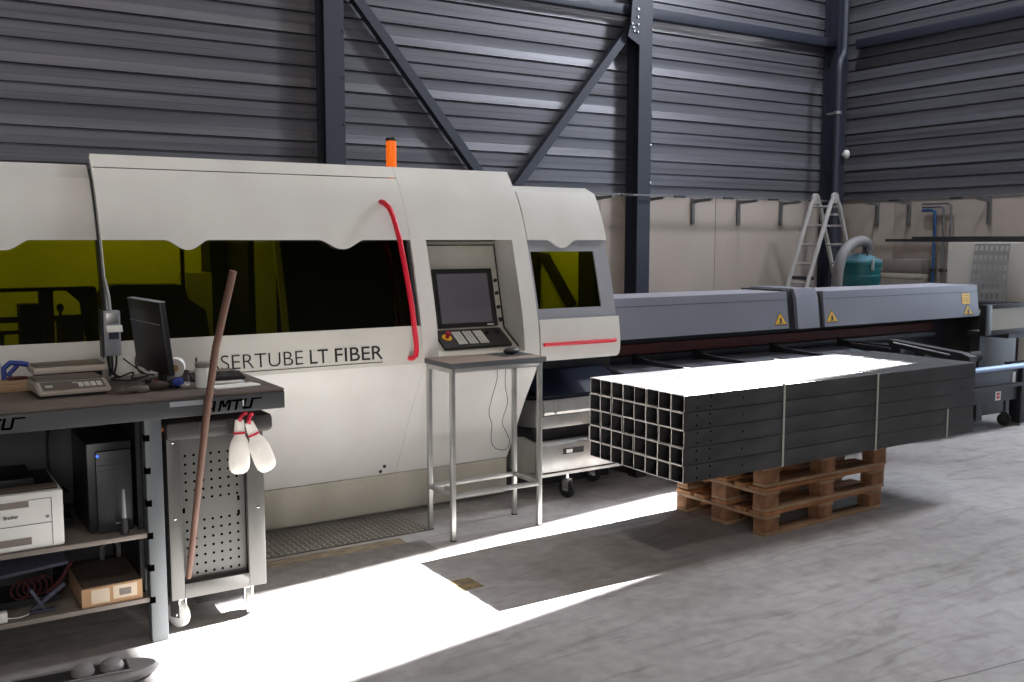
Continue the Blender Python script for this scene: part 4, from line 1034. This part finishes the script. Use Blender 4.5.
b = B(); b.lathe([(.006, 0), (.006, -.004)], (.720, 4.506, ZS+.352), 10, 'y'); obj('power_lamp', b, 'bluelamp', pf)
b = B(); b.box(.785, .812, 4.5035, 4.506, ZS+.04, ZS+.045); obj('badge', b, 'galv', pf)
bt = thing('spray_bottle', 'slim dark grey bottle with a pale tapered spout before the computer tower', 'bottle', (.812, 4.455, ZS))
b = B(); b.lathe([(.014, 0), (.0165, .003), (.0165, .05), (.011, .075)], (.812, 4.455, ZS), 16); obj('body', b, 'pcfront', bt)
b = B(); b.lathe([(.0105, .0752), (.010, .10), (.0085, .14), (.006, .20), (.004, .203)], (.812, 4.455, ZS), 14); obj('spout', b, 'greyframe', bt)
cable('computer_cable', [(.63, 5.06, 1.07), (.60, 5.04, .95), (.585, 5.03, .80), (.60, 5.02, .66), (.645, 5.0, .62), (.66, 5.0, .60)], .006, 'blackrub', 'dark cable hanging down under the bench behind the printer')
b = B(); b.box(.60, .645, 4.75, 4.87, ZS, ZS+.04, .004); b.tube([(.57, 4.70, ZS+.02), (.60, 4.72, ZS+.045), (.635, 4.74, ZS+.035), (.615, 4.78, ZS+.05), (.58, 4.76, ZS+.03)], .006, 8)
tag(obj('power_adapter', b, 'black'), 'black power adapter with a coiled lead between printer and computer tower', 'adapter')
bx = thing('cardboard_box', 'flat cardboard box with paper labels on the lower shelf under the bench', 'box', (.73, 4.6, ZL))
b = B(); b.prism([(.622, .2122), (.872, .2122), (.872, .2122+.087), (.622, .2122+.083)], 'y', 4.435, 4.80); obj('carton', b, 'cardboard', bx)
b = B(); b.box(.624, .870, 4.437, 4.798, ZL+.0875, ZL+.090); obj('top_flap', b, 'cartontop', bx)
b = B(); b.box(.66, .735, 4.4335, 4.4352, ZL+.012, ZL+.075); b.box(.75, .85, 4.4335, 4.4352, ZL+.02, ZL+.078); lb = obj('paper_label', b, 'label', bx)
b = B(); b.box(.775, .825, 4.4325, 4.4334, ZL+.032, ZL+.062); obj('label_print', b, 'shelf', lb)
ch = thing('folded_tool_case', 'slate grey lid propped open over red cords on the lower shelf', 'case', (.45, 4.7, ZL))
b = B(); b.box(-.17, .17, -.15, .15, -.008, .008, .003, Matrix.Translation((.42, 4.70, .395)) @ Matrix.Rotation(-.08, 4, 'Y') @ Matrix.Rotation(.10, 4, 'X')); obj('lid', b, 'slatecloth', ch)
b = B(); b.box(.28, .56, 4.84, 4.86, ZL, .39); b.box(.26, .56, 4.60, 4.84, ZL, ZL+.03); obj('tray', b, 'black', ch)
b = B()
for k in range(5):
    cx = .40+.025*k; b.tube([(cx+.035*math.cos(a), 4.60+.01*k+.004*math.sin(2*a), ZL+.075+.04*math.sin(a)) for a in [2*math.pi*q/14 for q in range(15)]], .0045, 6)
b.tube([(.50, 4.58, ZL+.05), (.56, 4.57, ZL+.10), (.61, 4.60, ZL+.17)], .009, 8)
cr_ = obj('coiled_cord', b, 'maroon', ch)
b = B(); b.box(-.008, .008, -.012, .012, -.08, .08, .002, Matrix.Translation((.50, 4.50, ZL+.062)) @ Matrix.Rotation(.95, 4, 'Y')); b.box(-.007, .007, -.012, .012, -.055, .055, .002, Matrix.Translation((.455, 4.49, ZL+.062)) @ Matrix.Rotation(-.5, 4, 'Y')); b.box(-.05, .05, -.012, .012, -.006, .006, .002, Matrix.Translation((.47, 4.485, ZL+.0085)))
tag(obj('folded_clamp', b, 'slatecloth'), 'slate blue folded clamp lying before the red cords on the lower shelf', 'clamp')
b = B(); b.box(.30, .335, 4.44, 4.47, ZL, ZL+.045, .003); b.mi = 0; tag(obj('white_plug', b, 'whiteplastic'), 'small white plug at the end of the lower shelf', 'plug')
cable('white_cable', [(.336, 4.455, ZL+.012), (.38, 4.46, ZL+.005), (.42, 4.48, ZL+.006), (.44, 4.50, ZL+.012)], .003, 'whiteplastic', 'thin white cable lying on the lower shelf beside the white plug')
b = B(); b.tube([(.79, 4.92, ZL+.09+.05*0), (.79, 4.92, ZL+.11), (.805, 4.92, ZL+.14), (.83, 4.92, ZL+.15), (.855, 4.92, ZL+.138), (.865, 4.92, ZL+.11), (.865, 4.92, ZL)], .012, 10); b.tube([(.79, 4.92, ZL), (.79, 4.92, ZL+.1)], .012, 10)
tag(obj('bent_pipe', b, 'hose'), 'grey bent pipe standing behind the cardboard box on the lower shelf', 'pipe')
# object on the floor at the bottom of the frame
bo = thing('oval_tray', 'long grey oval tray on the floor in front of the workbench', 'tray', (.54, 4.13, 0), -.06)
b = B(); n = 36; rings = []
for (k, h) in ((.86, 0), (.97, .018), (1, .035), (.95, .05), (.80, .052)):
    rings.append([b.bm.verts.new((.325*k*math.copysign(abs(math.cos(a))**.85, math.cos(a)), .105*k*math.sin(a), h)) for a in [2*math.pi*q/n for q in range(n)]])
for a, c2 in zip(rings, rings[1:]):
    for k in range(n): b._f([a[k], a[(k+1) % n], c2[(k+1) % n], c2[k]], True)
b._f(rings[0][::-1]); b._f(rings[-1]); obj('shell', b, 'boatgrey', bo, local=True)
b = B(); b.box(-.22, .20, -.055, .055, .052, .0535); obj('recess_pad', b, 'black', bo, local=True)
b = B()
for a in ((-.23, .21, -.066, -.055), (-.23, .21, .055, .066), (.20, .21, -.055, .055), (-.23, -.22, -.055, .055)): b.box(*a, .052, .060, .002)
obj('recess_rim', b, 'boatgrey', bo, local=True)
for x in (.03, .14):
    b = B(); b.lathe([(.046, 0), (.046, .012), (.038, .030), (.020, .040), (.002, .042)], (x, 0, .0536), 20); obj('dome', b, 'boatgrey', bo, local=True)

# ------------------------------------------------------------------ far corner: ladder, dust drum, cabinet
lad = thing('folding_ladder', 'aluminium folding ladder standing open in the hall corner', 'ladder', (12.2, 10.0, 0))
AX, AZ, YA, YB = 12.03, 2.46, 9.86, 10.22
for yy in (YA, YB):
    for sg_, sp in ((-1, .98), (1, .92)):
        b = B(); b.tube([(AX+sg_*.03, yy, AZ-.02), (AX+sg_*.10, yy, AZ-.14), (AX+sg_*sp, yy, .02)], .034, 8); obj('stile', b, 'ladder', lad)
    b = B(); b.lathe([(.075, -.02), (.08, -.015), (.08, .015), (.075, .02)], (AX, yy, AZ-.03), 18, 'y'); obj('hinge', b, 'ladder', lad)
for k in range(8):
    zc = 2.30-.285*k; f = (AZ-zc)/AZ
    b = B(); b.tube([(AX-.98*f-.01, YA, zc), (AX-.98*f-.01, YB, zc)], .018, 8); obj('rung', b, 'ladder', lad)
    b = B(); b.tube([(AX+.92*f+.01, YA, zc), (AX+.92*f+.01, YB, zc)], .018, 8); obj('rung', b, 'ladder', lad)
b = B(); b.tube([(AX-.98*.5, YA-.05, 1.235), (AX-.98*.5, YB+.05, 1.235)], .028, 10); obj('locking_bar', b, 'gapdark', lad)
dr = thing('dust_drum', 'teal dust collector drum with a thick grey hose behind the loader', 'dust collector', (10.92, 8.5, 0))
b = B(); b.lathe([(.23, 0), (.245, .01), (.252, .8), (.262, 1.30), (.268, 1.31), (.268, 1.33), (.262, 1.34), (.270, 1.47), (.282, 1.475), (.282, 1.505), (.27, 1.51)], (10.92, 8.5, 0), 40); obj('drum', b, 'teal', dr)
b = B(); b.lathe([(.275, 1.512), (.268, 1.53), (.17, 1.585), (.10, 1.61), (.085, 1.62)], (10.92, 8.5, 0), 36); obj('lid', b, 'teallid', dr)
hc = [(10.99, 8.46, 1.60), (11.0, 8.45, 1.68), (10.95, 8.43, 1.755), (10.83, 8.42, 1.785), (10.66, 8.40, 1.765), (10.50, 8.38, 1.70), (10.38, 8.36, 1.60), (10.31, 8.35, 1.46), (10.28, 8.35, 1.25), (10.27, 8.35, .6), (10.27, 8.35, .1)]
P = [Vector(p) for p in hc]; out = []
for i in range(len(P)-1):
    p0_, p1_, p2_, p3_ = P[max(i-1, 0)], P[i], P[i+1], P[min(i+2, len(P)-1)]
    nk = 5 if i < 6 else 8
    for k in range(nk):
        t = k/nk; out.append(.5*((2*p1_)+(p2_-p0_)*t+(2*p0_-5*p1_+4*p2_-p3_)*t*t+(3*p1_-p0_-3*p2_+p3_)*t**3))
b = B(); b.tube(out, [.066+.005*(k % 2) for k in range(len(out))], 16); obj('hose', b, 'hose', dr)
for a in (-1.9, -.5, .9):
    b = B(); cx, cy = 10.92+.278*math.cos(a), 8.5+.278*math.sin(a); b.box(cx-.018, cx+.018, cy-.018, cy+.018, 1.40, 1.55, .005); obj('clamp', b, 'galv', dr)
b = B(); b.tube([(10.88, 8.36, 1.58), (10.88, 8.36, 1.66), (10.90, 8.40, 1.69)], .009, 8); obj('lifting_hook', b, 'gapdark', dr)
cab = thing('control_cabinet', 'pale grey control cabinet beyond the loader by the end wall', 'cabinet', (12.1, 7.2, 0))
b = B(); b.box(11.52, 12.9, 5.90, 7.62, .1, 1.775, .006); b.box(11.54, 12.88, 5.92, 7.60, 0, .1); obj('body', b, 'cabinet', cab)
for ya, yb in ((5.91, 6.805), (6.815, 7.61)):
    b = B(); b.box(11.50, 11.519, ya, yb, .12, 1.765, .004); dd = obj('door', b, 'cabinet', cab)
    b = B(); b.box(11.485, 11.50, ya+.05, ya+.07, .9, 1.02, .003); obj('handle', b, 'black', dd)
pn = thing('punched_sheet', 'grey sheet with rows of slots leaning on the pale cabinet', 'sheet', (11.4, 7.0, 0))
b = B(); th = Matrix.Translation((11.36, 6.98, 1.06)) @ Matrix.Rotation(math.radians(7), 4, 'Y') @ Matrix.Rotation(math.radians(-90), 4, 'Z')
W_, H_ = .46, .70; nc, nr = 7, 6
xe = [-W_/2]
for i in range(nc): c0 = -W_/2+W_*(i+.5)/nc; xe += [c0-.021, c0+.021]
xe.append(W_/2); ze_ = [0]
for j in range(nr): c0 = H_*(j+.5)/nr; ze_ += [c0-.032, c0+.032]
ze_.append(H_)
vf = [[b.bm.verts.new(th @ Vector((x, 0, z_))) for x in xe] for z_ in ze_]; vb = [[b.bm.verts.new(th @ Vector((x, .004, z_))) for x in xe] for z_ in ze_]
hole = lambda i, j: 0 <= i < len(xe)-1 and 0 <= j < len(ze_)-1 and i % 2 == 1 and j % 2 == 1
solid = lambda i, j: 0 <= i < len(xe)-1 and 0 <= j < len(ze_)-1 and not hole(i, j)
for j in range(len(ze_)-1):
    for i in range(len(xe)-1):
        if not solid(i, j): continue
        b._f([vf[j][i], vf[j][i+1], vf[j+1][i+1], vf[j+1][i]]); b._f([vb[j][i], vb[j+1][i], vb[j+1][i+1], vb[j][i+1]])
        for (di, dj, a, c2) in ((-1, 0, (j, i), (j+1, i)), (1, 0, (j, i+1), (j+1, i+1)), (0, -1, (j, i), (j, i+1)), (0, 1, (j+1, i), (j+1, i+1))):
            if not solid(i+di, j+dj): b._f([vf[a[0]][a[1]], vf[c2[0]][c2[1]], vb[c2[0]][c2[1]], vb[a[0]][a[1]]])
obj('sheet', b, 'perf', pn)
b = B(); b.box(11.15, 11.47, 6.60, 7.40, 0, 1.055, .004); obj('stand', b, 'gapdark', pn)
for i, (ya, xx, z0_, z1_, lab) in enumerate(((8.78, 11.80, 1.7762, 1.815, 'long dark steel profile lying on the pale cabinet, reaching farthest out'), (8.20, 11.58, 1.7762, 1.845, 'thicker dark steel profile lying on the pale cabinet before the longer one'))):
    b = B()
    b.prism([(xx, z0_), (xx+.09, z0_), (xx+.09, z0_+.008), (xx+.008, z0_+.008), (xx+.008, z1_-.008), (xx+.09, z1_-.008), (xx+.09, z1_), (xx, z1_)], 'y', 5.2, ya)
    tag(obj('steel_profile', b, 'gapdark'), lab, 'steel profile', 'steel profiles on the cabinet')
for i, (z0_, z1_, m, lab) in enumerate(((0, 1.20, 'dustgrey', 'lower grey brown sheet pack against the end wall behind the drum'), (1.2003, 1.29, 'beige', 'thin beige board between the grey sheet packs by the end wall'), (1.2906, 1.50, 'dustgrey', 'upper grey brown sheet pack against the end wall beside the blue pipe'))):
    b = B(); b.box(13.2, 13.44, 9.18, 10.35, z0_, z1_, .01); tag(obj('sheet_pack', b, m), lab, 'sheet pack', 'sheet packs by the end wall')

# ------------------------------------------------------------------ light
def area(name, loc, target, sx, sy, power, col):
    l = D.lights.new(name, 'AREA'); l.shape = 'RECTANGLE'; l.size = sx; l.size_y = sy; l.energy = power; l.color = col
    o = D.objects.new(name, l); C.objects.link(o); o.location = loc
    o.rotation_euler = (Vector(target)-Vector(loc)).to_track_quat('-Z', 'Y').to_euler(); return o
s = D.lights.new('sun', 'SUN'); s.energy = 95; s.angle = math.radians(.53); s.color = (1, .99, .98)
so = D.objects.new('sun', s); C.objects.link(so); so.location = (14, 6, 12)
so.rotation_euler = Vector((-1.245, -.064, -.95)).to_track_quat('-Z', 'Y').to_euler()
area('window_daylight', (13.38, 4.9, 8.2), (2.0, 4.0, 0), 1.1, 2.8, 770, (.88, .92, 1.0))
area('gate_and_fill_light', (13.3, 4.2, 2.2), (0, 4.2, 1.6), 3.2, 4, 160, (.70, .83, 1.0))
area('gate_and_fill_light', (-1.5, -8.8, 3.2), (0, 0, 2.0), 9, 5, 560, (1.0, .96, .92))  # unseen fill added behind the camera for the bench underside and machine front
for lx, ly, pw, lc in ((2.5, 4.1, 50, (1.0, .86, .74)), (6.0, 4.1, 60, (1, .88, .76)), (10.6, 4.6, 95, (.80, .88, 1.0)),
                       (2.5, -.6, 100, (1.0, .90, .82)), (6.0, -.6, 10, (1, .96, .93)),
                       (5.9, 8.8, 20, (.93, .95, 1.0)), (10.8, 8.8, 215, (.85, .90, 1.0))):
    area('high_bay_lamp', (lx, ly, 9.6), (lx, ly+.2, 0), .4, .4, pw, lc)
area('machine_inner_light', (.4, 6.3, 2.14), (.4, 6.8, 1.4), 2.2, .12, 5, (1, .98, .9))
area('machine_inner_light', (1.6, 6.5, 2.14), (1.6, 6.95, 1.4), .7, .12, 2.6, (1, .98, .9))
area('machine_inner_light', (1.70, 5.80, 2.10), (1.90, 5.52, 1.5), .15, .15, .8, (1, .98, .9))  # small lamp added only to brighten the guide rail
area('machine_inner_light', (3.85, 5.95, 2.12), (4.2, 6.0, 1.5), .5, .1, 3.0, (1, .98, .9))

w = D.worlds.new('world'); SC.world = w; w.use_nodes = True
w.node_tree.nodes['Background'].inputs['Color'].default_value = (.55, .68, .9, 1); w.node_tree.nodes['Background'].inputs['Strength'].default_value = .8

# ------------------------------------------------------------------ camera
A = math.radians(57.5); T_ = math.atan(101/975)
fw = Vector((math.cos(A)*math.cos(T_), math.sin(A)*math.cos(T_), -math.sin(T_)))
cam = D.cameras.new('camera'); co = D.objects.new('camera', cam); C.objects.link(co)
co.location = (0, 0, 1.80); co.rotation_euler = fw.to_track_quat('-Z', 'Y').to_euler()
cam.sensor_width = 36; cam.lens = 975*36/1024; cam.clip_start = .05
SC.camera = co
vs = SC.view_settings; SC.display_settings.display_device = 'sRGB'
vs.view_transform = 'Standard'; vs.look = 'None'; vs.gamma = 1; vs.use_curve_mapping = False; vs.exposure = 0.30
SC.cycles.use_denoising = True
SC.cycles.max_bounces = 10; SC.cycles.diffuse_bounces = 6; SC.cycles.transparent_max_bounces = 12
